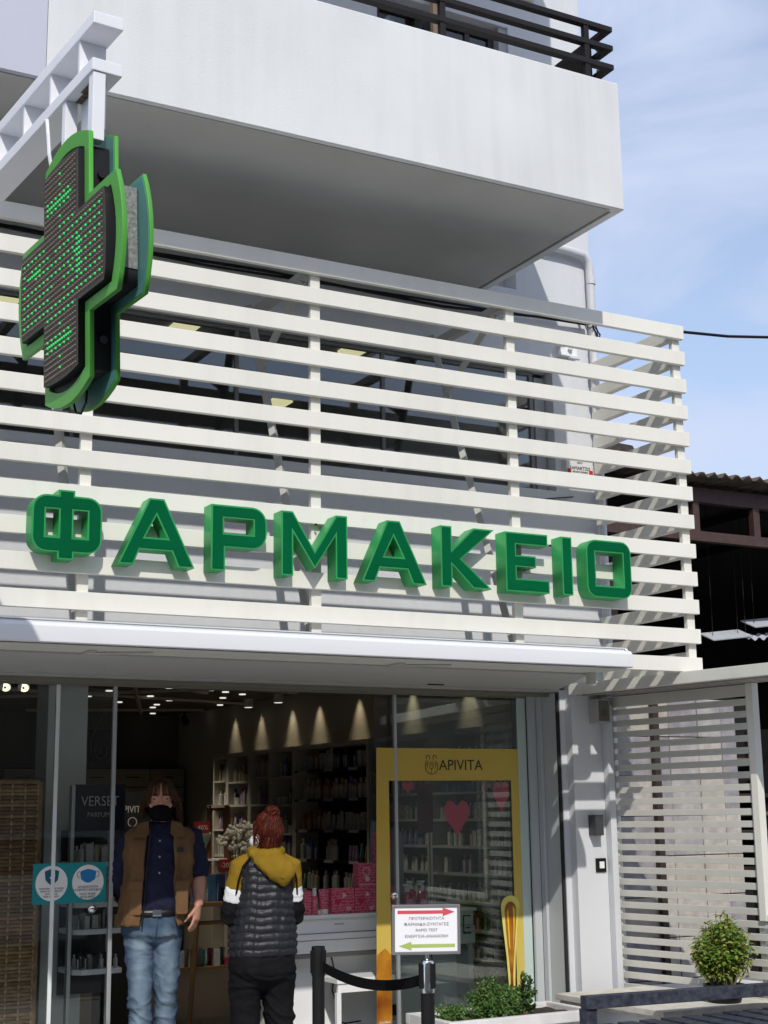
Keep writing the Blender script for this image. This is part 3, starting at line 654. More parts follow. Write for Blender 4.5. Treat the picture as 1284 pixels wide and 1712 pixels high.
ob('post', MB().box(1.16, 1.199, -.045, -.012, .0, 2.184, bev=.003, M=FM), FCREAM, fen)
ob('frame_rail', MB().box(1.251, 2.5, -.025, .025, .83, .868, bev=.003, M=FM), SLAT, fen)
me = ml = None
for i in range(29):
    z = 2.128 - .0745*i
    long_ = z < .80
    key = ml if long_ else me
    if key is None:
        o = ob('slat', MB().box(.01, 2.5 if long_ else 1.198, -.0115, .0115, 0, .040, bev=.002, M=FM), FCREAM, fen)
        if long_: ml = o.data
        else: me = o.data
        o.location.z = z
    else: link_mesh('slat', key, None, fen, tuple(-FO + Vector((0, 0, z))))
# stone clad wall behind
stn = thing('stone_wall', (7.1, .62, 0), 'wall of mottled grey and beige stone tiles behind the slat fence', 'wall')
ob('core', MB().box(6.24, 7.86, .63, .80, -.2, 2.30), mat('mortar', (.40, .37, .33), .9), stn)
STC = [mat('stone_a', (.42, .40, .38), .8, var=.18, vscale=9, bump=.3, bscale=30, col2=(.25, .235, .24)), mat('stone_b', (.46, .42, .36), .8, var=.15, vscale=8, bump=.3, bscale=30, col2=(.33, .30, .26)), mat('stone_c', (.34, .32, .33), .8, var=.2, vscale=11, bump=.3, bscale=30, col2=(.20, .19, .21)), mat('stone_d', (.50, .46, .41), .8, var=.16, vscale=14, bump=.3, bscale=30, col2=(.33, .30, .28))]
zr = 0.0
edges = [6.245, 6.44, 6.70, 7.02, 7.20, 7.48, 7.71, 7.86]
for row in range(8):
    for a, c in zip(edges, edges[1:]):
        if 7.02 <= a < 7.10: a = 7.075
        ob('stone', bx(a+.003, c-.003, .600 + rnd.random()*.008, .629, zr+.003, zr+.287, bev=.004, seg=1), rnd.choice(STC), stn)
    zr += .29
bp = ob('corner_post', bx(7.02, 7.072, .56, .598, -.1, 2.4), mat('brown_post', (.035, .022, .016), .6), stn)

# ================================================================== OPEN SHED WITH CORRUGATED ROOF
shd = thing('shed', (12, 4.2, -.1), 'dark open sided shed with brown frame and wavy corrugated roof', 'shed')
Y0 = 4.0
def zs(z): return z
fr = [('roof_beam', 9.0, 20, 4.80, 4.965), ('lower_beam', 9.0, 20, 4.365, 4.475)]
for n_, a, c, z0, z1 in fr: ob(n_, bx(a, c, Y0, Y0+.09, z0, z1, bev=.004), BRN, shd)
for x in (9.3, 10.555, 11.43, 12.6, 13.8): ob('frame_post', bx(x-.045, x+.045, Y0+.005, Y0+.085, 4.476, 4.799), BRN, shd)
for x in (9.6, 13.4): ob('frame_post', bx(x-.05, x+.05, Y0+.3, Y0+.4, -.12, 4.364), mat('shaded_post', (.02, .013, .012), .9), shd)  # shed shade put into the post colour
cr = MB(); n = 240; rows = []
for yy, zz in ((Y0-.28, 5.06), (Y0+6, 5.35)):
    rows.append([cr.bm.verts.new((8.9 + 12*i/n, yy + .02*noise.noise(Vector((i*.11, 2, 0))), zz + .032*math.sin(2*math.pi*i/n*12/.165) + .03*noise.noise(Vector((i*.05, 0, 0))))) for i in range(n+1)])
cr.skin(rows, cap=False, closed=False)
rf = ob('corrugated_roof', cr, CORR, shd, smooth=180); md = rf.modifiers.new('thick', 'SOLIDIFY'); md.thickness = .015
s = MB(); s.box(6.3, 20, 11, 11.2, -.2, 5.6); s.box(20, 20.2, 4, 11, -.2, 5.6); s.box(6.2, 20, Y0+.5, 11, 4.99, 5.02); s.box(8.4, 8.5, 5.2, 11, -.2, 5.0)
ob('shaded_inner_wall', s, BLKIN, shd)
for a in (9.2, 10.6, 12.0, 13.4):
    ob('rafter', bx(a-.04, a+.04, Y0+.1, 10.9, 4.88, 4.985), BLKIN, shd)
RS = mat('ridge_tile', (.07, .055, .045), .9, var=.3, vscale=12)
tag(ob('ridge_roof', MB().prism([(10.05, 5.42), (10.22, 5.60), (10.32, 5.67), (10.52, 5.66), (10.62, 5.50), (10.62, 5.36), (10.05, 5.36)], lambda a, b, d: (a, d, b), 5.0, 6.4), RS), 'dark old tiled roof hump peeping over the shed behind the side slats', 'roof')
PC = mat('pale_roof_sheet', (.50, .53, .58), .5, var=.1, vscale=10)
for i, (x0, x1, z, y, lab) in enumerate(((11.22, 11.82, 3.36, 4.6, 'pale strip standing in for a daylit roof sheet in the dark shed, nearest the screen'), (11.86, 12.5, 3.54, 4.6, 'second pale strip standing in for a daylit roof sheet, higher up at the right edge of the shed'))):
    t = MB(); t.box(x0, x1, y, y+.25, z, z+.012, M=Matrix.Translation((x0, y, z)) @ Matrix.Rotation(R(-7), 4, 'Y') @ Matrix.Rotation(R(24), 4, 'X') @ Matrix.Translation((-x0, -y, -z)))
    so_ = tag(ob('roof_strip', t, PC), lab, 'metal strip', 'pale strips inside the shed')  # pale strips added in place of daylit translucent sheets at the shed's back
    for hx in (x0+.1, x1-.12): ob('hanger_rod', MB().tube([(hx, y+.12, z+.05), (hx, y+.12, 4.95)], .004, 5), BLKIN, so_)
t = MB(); nn = 40; rr = []
for yy, zz in ((4.6, 3.40), (4.75, 3.46)):
    rr.append([t.bm.verts.new((11.75 + .9*i/nn, yy, zz + .02*math.sin(i*1.1) + .08*i/nn)) for i in range(nn+1)])
t.skin(rr, cap=False, closed=False)
so_ = tag(ob('corrugated_sheet', t, PC, smooth=180), 'small wavy translucent sheet hanging low in the dark shed', 'roof sheet')
for hx in (11.8, 12.55): ob('hanger_rod', MB().tube([(hx, 4.7, 3.47), (hx, 4.7, 4.95)], .004, 5), BLKIN, so_)
WD = mat('old_wood', (.22, .13, .07), .8, var=.3, vscale=6, stretch=(.2, 1, 1))
for i in range(7):
    z = .95 + i*.16
    o = ob('plank', MB().box(8.0 + rnd.random()*.2, 9.6, 1.9 + rnd.random()*.3, 2.25, z, z+.035, bev=.004), WD if i % 3 == 0 else mat('shaded_wood', (.035, .022, .014), .9, var=.3))  # most planks darkened, the shed's shade is in their colour
    tag(o, 'rough plank in the dim pile beside the right window frame', 'plank', 'planks piled in the shed')
ob('rack', MB().box(7.95, 8.02, 1.9, 2.3, -.13, 2.2).box(9.5, 9.57, 1.9, 2.3, -.13, 2.2).box(7.95, 9.57, 2.32, 2.36, -.13, 2.5), BLKIN, shd)

# ================================================================== LOW WALL, POT PLANT, DARK BENCH, WHITE PLANTER
lw = thing('low_wall', (6.2, -.7, -.12), 'low wall with pale stone cap at the foot of the fence', 'wall')
ob('masonry', bx(5.60, 7.4, -1.15, -.22, -.12, .315), WALLB, lw)
ob('stone_cap', MB().box(5.545, 7.5, -1.22, -.16, .335, .372, bev=.006).box(5.565, 7.48, -1.20, -.18, .3152, .3345, bev=.004), mat('cap_stone', (.66, .63, .57), .8, var=.13, vscale=9, bump=.3, bscale=50), lw)
bas_c = Vector((6.115, -1.09, .372))
pot = thing('basil_plant', tuple(bas_c), 'bushy green basil in a black pot in front of the slat fence', 'plant')
ob('pot', MB().loft([(*bas_c[:2], .3725, .095, .095), (*bas_c[:2], .455, .12, .12), (*bas_c[:2], .475, .125, .125), (*bas_c[:2], .475, .113, .113), (*bas_c[:2], .45, .11, .11)], 20), BLKP, pot, smooth=50)
def leaf_mat(name, a, b_):
    M = mat(name, a, .5, var=.25, vscale=16, col2=b_, spec=.35)
    t = M.node_tree; p = t.nodes['Principled BSDF']; o = t.nodes['Material Output']
    tl = t.nodes.new('ShaderNodeBsdfTranslucent'); mxs = t.nodes.new('ShaderNodeMixShader'); mxs.inputs[0].default_value = .28
    tl.inputs[0].default_value = (a[0]*1.6, a[1]*1.5, a[2], 1)
    t.links.new(p.outputs[0], mxs.inputs[1]); t.links.new(tl.outputs[0], mxs.inputs[2]); t.links.new(mxs.outputs[0], o.inputs[0])
    return M
def leaf(mb, p, d, n, l, w):
    d = d.normalized(); s = d.cross(n).normalized(); n = s.cross(d)
    P = [p, p + d*l*.35 + s*w - n*l*.04, p + d*l*.75 + s*w*.7 - n*l*.03, p + d*l - n*l*.18, p + d*l*.75 - s*w*.7 - n*l*.03, p + d*l*.35 - s*w - n*l*.04, p + d*l*.5 + n*l*.07]
    v = [mb.bm.verts.new(q) for q in P]
    for a, b_ in ((0, 1), (1, 2), (2, 3), (3, 4), (4, 5), (5, 0)): mb.bm.faces.new((v[a], v[b_], v[6]))
BAS = [leaf_mat('basil_leaf', (.17, .28, .04), (.08, .17, .022)), leaf_mat('basil_leaf_yellow', (.36, .36, .09), (.22, .26, .05))]
STEM = mat('plant_stem', (.22, .20, .09), .7, var=.2)
def rdir(r): 
    z = r.uniform(-1, 1); a = r.uniform(0, 6.283); q = math.sqrt(1-z*z); return Vector((q*math.cos(a), q*math.sin(a), z))
lf, ly, st = MB(), MB(), MB()
r = random.Random(3)
heads = []
for k in range(95):
    a = r.uniform(0, 6.283); rad = .185*math.sqrt(r.random()); hh = .43*(1 - .42*(rad/.185)**2) * r.uniform(.82, 1.04)
    if math.cos(a)*rad < -.05: hh *= .82 + .1*math.sin(a*3)
    e = bas_c + Vector((rad*math.cos(a), rad*math.sin(a)*.9, .09 + hh))
    b0 = bas_c + Vector((rad*.35*math.cos(a), rad*.35*math.sin(a), .07)); mid = b0.lerp(e, .5) + Vector((r.uniform(-.02, .02), r.uniform(-.02, .02), 0))
    st.tube([b0, mid, e], [.005, .004, .002], 4); heads.append((b0, mid, e))
    for j in range(34):
        t = r.uniform(.20, 1) ** .66; p = b0.lerp(mid, t*2) if t < .5 else mid.lerp(e, t*2-1)
        d = rdir(r); d.z = d.z*.5 - .1; p = p + d*r.uniform(.005, .03)
        (leaf)(ly if (r.random() < .26 + .35*(1-t)) else lf, p, d, Vector((0, 0, 1)) + rdir(r)*.5, r.uniform(.022, .042), r.uniform(.008, .014))
tag(ob('foliage', lf, BAS[0], pot), kind='stuff'); tag(ob('pale_foliage', ly, BAS[1], pot), kind='stuff'); tag(ob('stem', st, STEM, pot), kind='stuff')
tag(ob('cushion_stone', MB().ball((6.42, -1.02, .40), (.06, .05, .028), 10), mat('terracotta_pink', (.55, .36, .27), .9)), 'rounded pinkish stone lying on the cap beside the basil', 'stone')

# dark slatted bench
DKW = mat('weathered_dark_paint', (.016, .019, .030), .6, var=.4, vscale=26, bump=.5, bscale=45, col2=(.055, .062, .085), spec=.3)
bn = thing('slatted_bench', (5.8, -1.7, -.12), 'weathered dark blue slatted timber bench in front of the low wall', 'bench')
ob('back_rail', MB().box(4.955, 6.9, -1.305, -1.235, .435, .503, bev=.004, M=Matrix.Translation((4.95, -1.27, 0)) @ Matrix.Rotation(R(-5.5), 4, 'Z') @ Matrix.Translation((-4.95, 1.27, 0))), DKW, bn)
for x, y in ((4.99, -1.26), (5.0, -2.25), (6.75, -1.45), (6.75, -2.3)): ob('leg', bx(x-.035, x+.035, y-.035, y+.035, -.12, .434 if y > -1.5 else .335, bev=.004), DKW, bn)
for i in range(12):
    x = 5.03 + i*.15
    ob('seat_slat', MB().box(x-.05, x+.05, -2.35, -1.34, .336, .362, bev=.004, M=Matrix.Translation((x, -1.3, 0)) @ Matrix.Rotation(R(-4), 4, 'Z') @ Matrix.Translation((-x, 1.3, 0))), DKW, bn)
ob('seat_rail', bx(4.95, 6.8, -2.33, -2.28, .25, .335), DKW, bn); ob('seat_rail', bx(4.95, 6.8, -1.46, -1.40, .25, .335), DKW, bn)

# white planter with herbs
pl = thing('planter', (4.9, -.55, -.12), 'long white planter trough standing against the shop window', 'planter')
px0, px1, py0, py1, pz = 4.415, 5.43, -.74, -.24, .345
b = MB()
b.prism([(px0+.03, py0+.03), (px1-.03, py0+.03), (px1-.03, py1-.03), (px0+.03, py1-.03)], lambda a, c, d: (a, c, d), -.12, pz-.06)
ob('trough', b, mat('white_planter', (.74, .73, .72), .6, var=.07, vscale=6, streak=.14, bump=.15, bscale=40), pl)
rim = MB()
rim.box(px0, px1, py0, py0+.045, pz-.06, pz, bev=.006); rim.box(px0, px1, py1-.045, py1, pz-.06, pz, bev=.006); rim.box(px0, px0+.045, py0+.046, py1-.046, pz-.06, pz, bev=.006); rim.box(px1-.045, px1, py0+.046, py1-.046, pz-.06, pz, bev=.006)
ob('rim', rim, mat('white_planter', (.74, .73, .72)), pl)
g = MB(); q = [[g.bm.verts.new((px0+.045 + (px1-px0-.09)*i/20, py0+.045 + (py1-py0-.09)*j/8, pz-.03 + .018*noise.noise(Vector((i*.5, j*.6, 1))))) for i in range(21)] for j in range(9)]
g.skin(q, cap=False, closed=False); ob('soil', g, SOIL, pl, smooth=180)
HERB = [leaf_mat('herb_leaf', (.10, .19, .05), (.045, .11, .025)), leaf_mat('herb_tip', (.15, .26, .07), (.09, .17, .04))]
def bush(lab, name, cx, cy, cz, rx, ry, rz, n, ll, seed, mats, up_bias=.3, cat='plant'):
    r = random.Random(seed); t = thing(name, (cx, cy, cz), lab, cat)
    a_, b_, s_ = MB(), MB(), MB()
    ns = max(14, n//45)
    for k in range(ns):
        d = rdir(r); d.z = abs(d.z)*.9 + .12; d.normalize()
        lump = .72 + .36*noise.noise(Vector((d.x*2.2, d.y*2.2, d.z*2.2 + seed)))
        e = Vector((cx + d.x*rx*lump*1.1, cy + d.y*ry*lump*1.1, cz + d.z*rz*(lump+.12))); s_.tube([(cx + d.x*.02, cy + d.y*.02, cz), Vector((cx, cy, cz)).lerp(e, .5) + Vector((0, 0, .02)), e], [.004, .003, .0015], 4)
        for j in range(n//ns):
            tt = r.uniform(.3, 1.0)**.55; p = Vector((cx, cy, cz)).lerp(e, tt) + rdir(r)*r.uniform(.0, .045)*min(1, rx/.15)
            if p.z < cz + .005: p.z = cz + .005
            dd = (rdir(r) + Vector((d.x*.4, d.y*.4, up_bias))); leaf(b_ if (tt > .82 and r.random() < .55) else a_, p, dd, rdir(r) + Vector((0, 0, .6)), ll*r.uniform(.7, 1.25), ll*r.uniform(.25, .38))
    tag(ob('foliage', a_, mats[0], t), kind='stuff'); tag(ob('tips', b_, mats[1], t), kind='stuff'); tag(ob('stem', s_, STEM, t), kind='stuff')
    return t
bush('round dense oregano bush filling the middle of the white planter', 'herb_bush', 4.87, -.52, pz-.03, .23, .18, .235, 2600, .021, 5, HERB)
bush('low trailing oregano clump at the left end of the planter', 'herb_bush', 4.57, -.55, pz-.03, .20, .15, .10, 1100, .020, 8, HERB)
bush('thin upright rosemary sprig rising right of the oregano bush', 'rosemary', 5.12, -.46, pz-.03, .075, .06, .30, 520, .028, 11, [leaf_mat('rosemary_leaf', (.06, .11, .045), (.03, .06, .025)), HERB[1]], up_bias=1.2)

# ================================================================== QUEUE BARRIER AND QUEUE SIGN
PA, PB = Vector((3.425, -1.1, -.12)), Vector((3.545, -2.0, -.12))
def stanchion(P, lab, chrome):
    t = thing('barrier_post', tuple(P), lab, 'barrier post', 'queue barrier posts')
    H = .955
    ob('base', MB().loft([(P.x, P.y, -.1195, .16, .16), (P.x, P.y, -.105, .155, .155), (P.x, P.y, -.085, .05, .05)], 28), BLKP, t, smooth=40)
    ob('pole', MB().cyl((P.x, P.y, -.085), (P.x, P.y, -.12+H-.15), .032, 20), BLKP, t, smooth=40)
    if chrome: ob('head', MB().loft([(P.x, P.y, -.12+H-.15, .033, .033), (P.x, P.y, -.12+H-.022, .033, .033), (P.x, P.y, -.12+H-.008, .028, .028), (P.x, P.y, -.12+H, .012, .012)], 20), CHROME, t, smooth=40)
    else: ob('head', MB().loft([(P.x, P.y, -.12+H-.15, .032, .032), (P.x, P.y, -.12+H-.14, .036, .036), (P.x, P.y, -.12+H-.02, .036, .036), (P.x, P.y, -.12+H, .034, .034)], 20), BLKP, t, smooth=40)
    for a in (0, 90, 180, 270):
        a = R(a+12); ob('slot', MB().box(-.010, .010, -.045, -.031, H-.12-.13, H-.12-.02, bev=.002, M=Matrix.Translation((P.x, P.y, 0)) @ Matrix.Rotation(a, 4, 'Z')), BLKP, t)
    return t
stanchion(PA, 'all black barrier post nearer the shop counter', False)
sb = stanchion(PB, 'chrome headed barrier post carrying the queue sign', True)
bl = MB(); n = 24
dirv = (PB - PA); 
rows_ = [[], []]
for i in range(n+1):
    t = i/n; p = PA.lerp(PB, .04 + .92*t); sag = -.055*4*t*(1-t)
    for k, h in enumerate((.885, .835)): rows_[k].append(bl.bm.verts.new((p.x, p.y, -.12 + h + sag)))
bl.skin(rows_, cap=False, closed=False)
o = tag(ob('barrier_belt', bl, mat('black_webbing', (.006, .006, .007), .9, spec=.1, var=.2, vscale=90)), 'black webbing belt sagging between the two barrier posts', 'belt'); o.modifiers.new('t', 'SOLIDIFY').thickness = .003
qs = thing('queue_sign', (PB.x, PB.y, .835), 'grey framed sheet with a red and a green arrow on the chrome headed post', 'sign')
SGN = Matrix.Translation((PB.x-.005, PB.y-.005, .967)) @ Matrix.Rotation(R(-17), 4, 'Z') @ Matrix.Rotation(R(.8), 4, 'Y')
SF = mat('grey_sign_frame', (.28, .28, .285), .35, metal=.5, var=.05)
hw, hh, tk = .163, .112, .014
fr = MB(); fr.box(-hw, hw, -.008, .008, hh-tk, hh, bev=.003, M=SGN); fr.box(-hw, hw, -.008, .008, -hh, -hh+tk, bev=.003, M=SGN); fr.box(-hw, -hw+tk, -.0075, .0075, -hh+tk, hh-tk, M=SGN); fr.box(hw-tk, hw, -.0075, .0075, -hh+tk, hh-tk, M=SGN)
ob('frame', fr, SF, qs); ob('sheet', MB().box(-hw+tk, hw-tk, -.004, .004, -hh+tk, hh-tk, M=SGN), mat('white_paper', (.80, .80, .83), .6, var=.01), qs)
ob('stem', MB().cyl((PB.x, PB.y, .833), (PB.x, PB.y, .967-hh), .008, 12), CHROME, qs, smooth=40)
SGT = SGN @ Matrix.Translation((0, -.0048, 0)) @ Matrix.Rotation(R(90), 4, 'X') @ Matrix.Diagonal((.94, .84, 1, 1))
plate('red_arrow', [[(-.145, .084), (.085, .084), (.085, .070), (.146, .093), (.085, .116), (.085, .102), (-.145, .102)]], .0008, mat('red_arrow_print', (.62, .07, .10), .6), qs, SGT)
plate('green_arrow', [[(.146, -.078), (-.075, -.078), (-.075, -.064), (-.138, -.087), (-.075, -.110), (-.075, -.096), (.146, -.096)]], .0008, mat('green_arrow_print', (.38, .48, .12), .6), qs, SGT)
for s_, z in (('ΠΡΟΤΕΡΑΙΟΤΗΤΑ', .058), ('ΦΑΡΜΑΚΑ-ΣΥΝΤΑΓΕΣ', .027), ('RAPID TEST', -.004), ('ΕΝΕΡΓΕΙΑ-ΑΝΑΜΟΝΗ', -.037)):
    text('lettering', s_, .0215, mat('grey_ink', (.10, .10, .12), .6), qs, SGT @ Matrix.Translation((.002, z, 0)), ext=.0003)

# ================================================================== SHOP INTERIOR
COLM = mat('column_grey_panel', (.66, .68, .67), .5, var=.04, vscale=2)
tag(ob('column', bx(2.576, 2.832, 1.0, 1.26, 0, 2.649, bev=.004), COLM), 'square grey column inside behind the left glass door', 'column')
ls = MB()
for x, lab in ((2.20, 'left'), (2.31, 'right')): pass
for i, x in enumerate((2.20, 2.31)):
    t = thing('spotlight', (x, .62, 2.32), ('left' if i == 0 else 'right') + ' one of the pair of lit white spotlights at the top left window', 'spotlight', 'spotlights at the top left window')
    ob('housing', MB().cyl((x+.02, .66, 2.32), (x, .60, 2.262), .030, 18, .034), WHITEG, t, smooth=40)
    ob('lens', MB().cyl((x, .60, 2.262), (x-.001, .5985, 2.2605), .029, 18), mat('lit_lens', (.9, .85, .6), .3, emit=(1, .88, .55), estr=1.6), t)
    ob('bulb', MB().ball((x-.001, .598, 2.260), .008, 8), BRN, t); ob('mount', bx(x+.01, x+.03, .65, .67, 2.34, 2.648), WHITEG, t)
# ceiling lights and lines
DL = mat('downlight_lit', (.9, .9, .85), .4, emit=(1, .95, .85), estr=.7)
dm = None
for x, y in ((4.30, 5.71), (4.29, 5.05), (4.70, 4.57), (4.86, 5.52), (5.22, 5.96), (4.82, 6.34), (5.45, 7.42), (5.72, 7.84), (5.98, 7.12), (5.61, 5.50), (5.30, 6.55), (5.15, 4.68), (5.36, 4.83), (5.95, 6.4), (5.62, 5.03), (5.4, 6.95), (2.6, 3.2), (2.2, 2.4), (3.1, 4.1), (3.4, 3.3), (3.9, 4.4)):
    if dm is None:
        b = MB(); b.cyl((0, 0, 0), (0, 0, -.010), .032, 16); o = ob('downlight', b, DL); dm = o.data; o.location = (x, y, 2.6495)
    else: o = link_mesh('downlight', dm, None, None, (x, y, 2.6495))
    tag(o, 'small round lit downlight in the dark shop ceiling', 'ceiling light', 'downlights in the shop ceiling')
CL = mat('ceiling_line', (.55, .50, .42), .6)
for i, (a, b_) in enumerate((((2.6, 3.2), (6.0, 4.6)), ((2.0, 4.6), (6.05, 6.0)), ((3.0, 6.4), (6.0, 3.6)), ((3.5, 2.2), (5.6, 7.9)), ((2.2, 1.9), (5.2, 4.9)), ((4.2, 7.6), (6.0, 7.0)))):
    tag(ob('ceiling_strip', MB().tube([(*a, 2.642), (*b_, 2.642)], .022, 4), CL), 'thin pale strip crossing the dark shop ceiling', 'ceiling strip', 'strips across the shop ceiling')
for i, (x, y) in enumerate(((5.93, 5.6), (5.95, 4.92))):
    t = thing('ceiling_can', (x, y, 2.6), ('far' if i == 0 else 'near') + ' cylindrical surface spotlight by the shelf wall ceiling', 'ceiling light', 'cylindrical spotlights')
    ob('can', MB().cyl((x, y, 2.649), (x, y, 2.565), .048, 18), COLM, t, smooth=40); ob('lens', MB().cyl((x, y, 2.566), (x, y, 2.562), .040, 16), DL, t)
for k, (y, e) in enumerate(((6.4, 7), (5.72, 7), (4.97, 9), (4.37, 9), (3.56, 9), (2.6, 9), (1.7, 9))):
    d = bpy.data.lights.new('wall_washer', 'SPOT'); d.energy = e*.55; d.spot_size = R(52); d.spot_blend = 1.0; d.color = (1, .86, .62); d.shadow_soft_size = .02
    o = bpy.data.objects.new('wall_washer', d); C.objects.link(o); o.location = (6.03, y, 2.63); o.rotation_euler = (0, R(-10), 0)
for x, y in ((4.70, 4.57), (5.22, 5.96), (4.3, 5.4), (3.1, 4.1), (2.6, 3.2), (5.3, 6.55), (4.6, 3.1), (5.0, 1.8), (3.6, 1.9)):
    d = bpy.data.lights.new('downlight_beam', 'SPOT'); d.energy = 36; d.spot_size = R(95); d.spot_blend = .7; d.color = (1, .87, .68); d.shadow_soft_size = .03
    o = bpy.data.objects.new('downlight_beam', d); C.objects.link(o); o.location = (x, y, 2.63)
# upper office light panels
UPL = mat('office_panel_lit', (.9, .85, .6), .4, emit=(1, .88, .50), estr=1.1)
for x, y, lab in ((3.231, .418, 'lit yellow ceiling panel behind the upper window, right of the cross'), (4.443, .379, 'lit yellow ceiling panel behind the upper window near the middle post'), (4.521, 1.80, 'lit yellow ceiling panel deep in the upper office, lower in view'), (2.066, .407, 'lit yellow ceiling panel at the far left edge of the upper window')):
    t = tag(ob('ceiling_panel', bx(x-.085, x+.085, y-.085, y+.085, 4.600, 4.6145), UPL), lab, 'ceiling light', 'lit panels in the upper office')
# wicker screen at the left
wk = thing('woven_screen', (1.6, .78, 0), 'brown woven wicker screen standing behind the left shop window', 'screen')
WKM = [mat('wicker_a', (.42, .25, .12), .6, var=.25, vscale=18), mat('wicker_b', (.32, .175, .085), .6, var=.25, vscale=18), mat('wicker_c', (.52, .33, .17), .6, var=.2, vscale=18), mat('wicker_stake', (.66, .50, .30), .5, var=.15, vscale=18)]
wb = [MB(), MB(), MB()]
nst = 17; xs_ = [1.15 + 1.32*i/nst for i in range(nst+1)]
for k in range(76):
    z = .05 + k*.0218; b = wb[0 if rnd.random() < .5 else (1 if rnd.random() < .6 else 2)]
    P = []
    for i in range(nst*2+1):
        x = 1.15 + 1.32*i/(nst*2); ph = (i/2 + k % 2)
        P.append((x, .78 + .009*math.cos(math.pi*ph), z + .002*noise.noise(Vector((x*8, k, 0)))))
    b.tube(P, .0105, 5, flat=(1, .55), upv=(0, 1, 0))
for i, b in enumerate(wb): tag(ob('weave', b, WKM[i], wk), kind='stuff')
for i, x in enumerate(xs_):
    ob('stake', MB().tube([(x, .78, 0), (x, .78, 1.71)], .006, 5), WKM[3], wk)
ob('edge_roll', MB().tube([(1.15, .78, 1.715), (2.475, .78, 1.715)], .014, 8).tube([(2.485, .785, 0), (2.485, .785, 1.71)], .016, 8), WKM[0], wk)
tag(ob('screen_backing', bx(1.1, 2.47, .80, .81, 0, 1.70), mat('backing_dark', (.04, .03, .022), .9), wk))

# product makers -----------------------------------------------------------------
PCOL = {'white': (.55, .55, .53), 'black': (.02, .02, .022), 'teal': (.02, .17, .16), 'navy': (.02, .035, .12), 'orange': (.42, .14, .03), 'pink': (.50, .05, .12), 'cream': (.50, .44, .30), 'silver': (.38, .39, .41), 'blue': (.06, .16, .34), 'amber': (.26, .11, .02), 'lilac': (.28, .18, .36)}
PM = {k: mat('product_'+k, v, .35, var=.12, vscale=25) for k, v in PCOL.items()}
LBL = mat('product_label', (.55, .55, .52), .6, var=.25, vscale=60)
PMESH = {}
def product(kind, colour, x, y, z, label, group, sc=1.0, rz=0.0):
    key = (kind, colour)
    if key not in PMESH:
        b = MB()
        if kind == 'bottle': b.loft([(0, 0, 0, .028, .028), (0, 0, .115, .028, .028), (0, 0, .13, .012, .012), (0, 0, .14, .012, .012), (0, 0, .141, .014, .014), (0, 0, .17, .014, .014)], 10)
        elif kind == 'tube': b.loft([(0, 0, 0, .022, .022), (0, 0, .03, .024, .022), (0, 0, .15, .032, .005)], 10)
        elif kind == 'jar': b.loft([(0, 0, 0, .035, .035), (0, 0, .05, .035, .035), (0, 0, .051, .037, .037), (0, 0, .07, .037, .037)], 12)
        else: b.box(-.032, .032, -.025, .025, 0, .15, bev=.002, seg=1)
        me = bpy.data.meshes.new(kind); bmesh.ops.recalc_face_normals(b.bm, faces=b.bm.faces[:])
        # wrap-around label faces
        b.bm.to_mesh(me); b.bm.free(); me.materials.append(PM[colour]); me.materials.append(LBL)
        for p in me.polygons:
            c = p.center
            if abs(p.normal.z) < .4 and kind != 'jar' and .02 < c.z < .13 and (p.index % 3 == 0): p.material_index = 1
        PMESH[key] = me
    o = link_mesh(kind, PMESH[key], None, None, (x, y, z)); o.scale = (sc, sc, sc); o.rotation_euler = (0, 0, rz)
    return tag(o, label, {'bottle': 'bottle', 'tube': 'tube', 'jar': 'jar', 'box': 'box'}[kind], group)

# wall shelves along the right wall (receding); each bay a thing
CAB = mat('shelf_cream', (.55, .52, .44), .6, var=.04, vscale=3); CABK = mat('shelf_black', (.012, .012, .012), .5, var=.1)
XF, XBK = 5.88, 6.125
bays = [(6.03, 6.40, 'cream', 'farthest narrow cream shelf bay', (.82, 1.1, 1.36, 1.6, 1.85)), (5.46, 6.02, 'cream', 'second cream shelf bay from the back', (.82, 1.1, 1.36, 1.6, 1.83)), (4.96, 5.45, 'cream', 'third cream shelf bay from the back', (.82, 1.1, 1.36, 1.6, 1.86)), (4.42, 4.95, 'cream', 'cream shelf bay above the red haired woman', (.82, 1.1, 1.33, 1.59, 1.85)),
        (2.95, 4.41, 'black', 'wide black shelf bay of products behind the counter', (.60, .84, 1.10, 1.36, 1.63, 1.89)), (1.95, 2.92, 'grey', 'grey shelf bay seen left of the window heart', (.25, .45, .65, .85, 1.05, 1.25, 1.45, 1.65, 1.85)), (.80, 1.93, 'grey', 'grey shelf bay seen right of the window heart', (.25, .45, .65, .85, 1.05, 1.25, 1.45, 1.65, 1.85))]
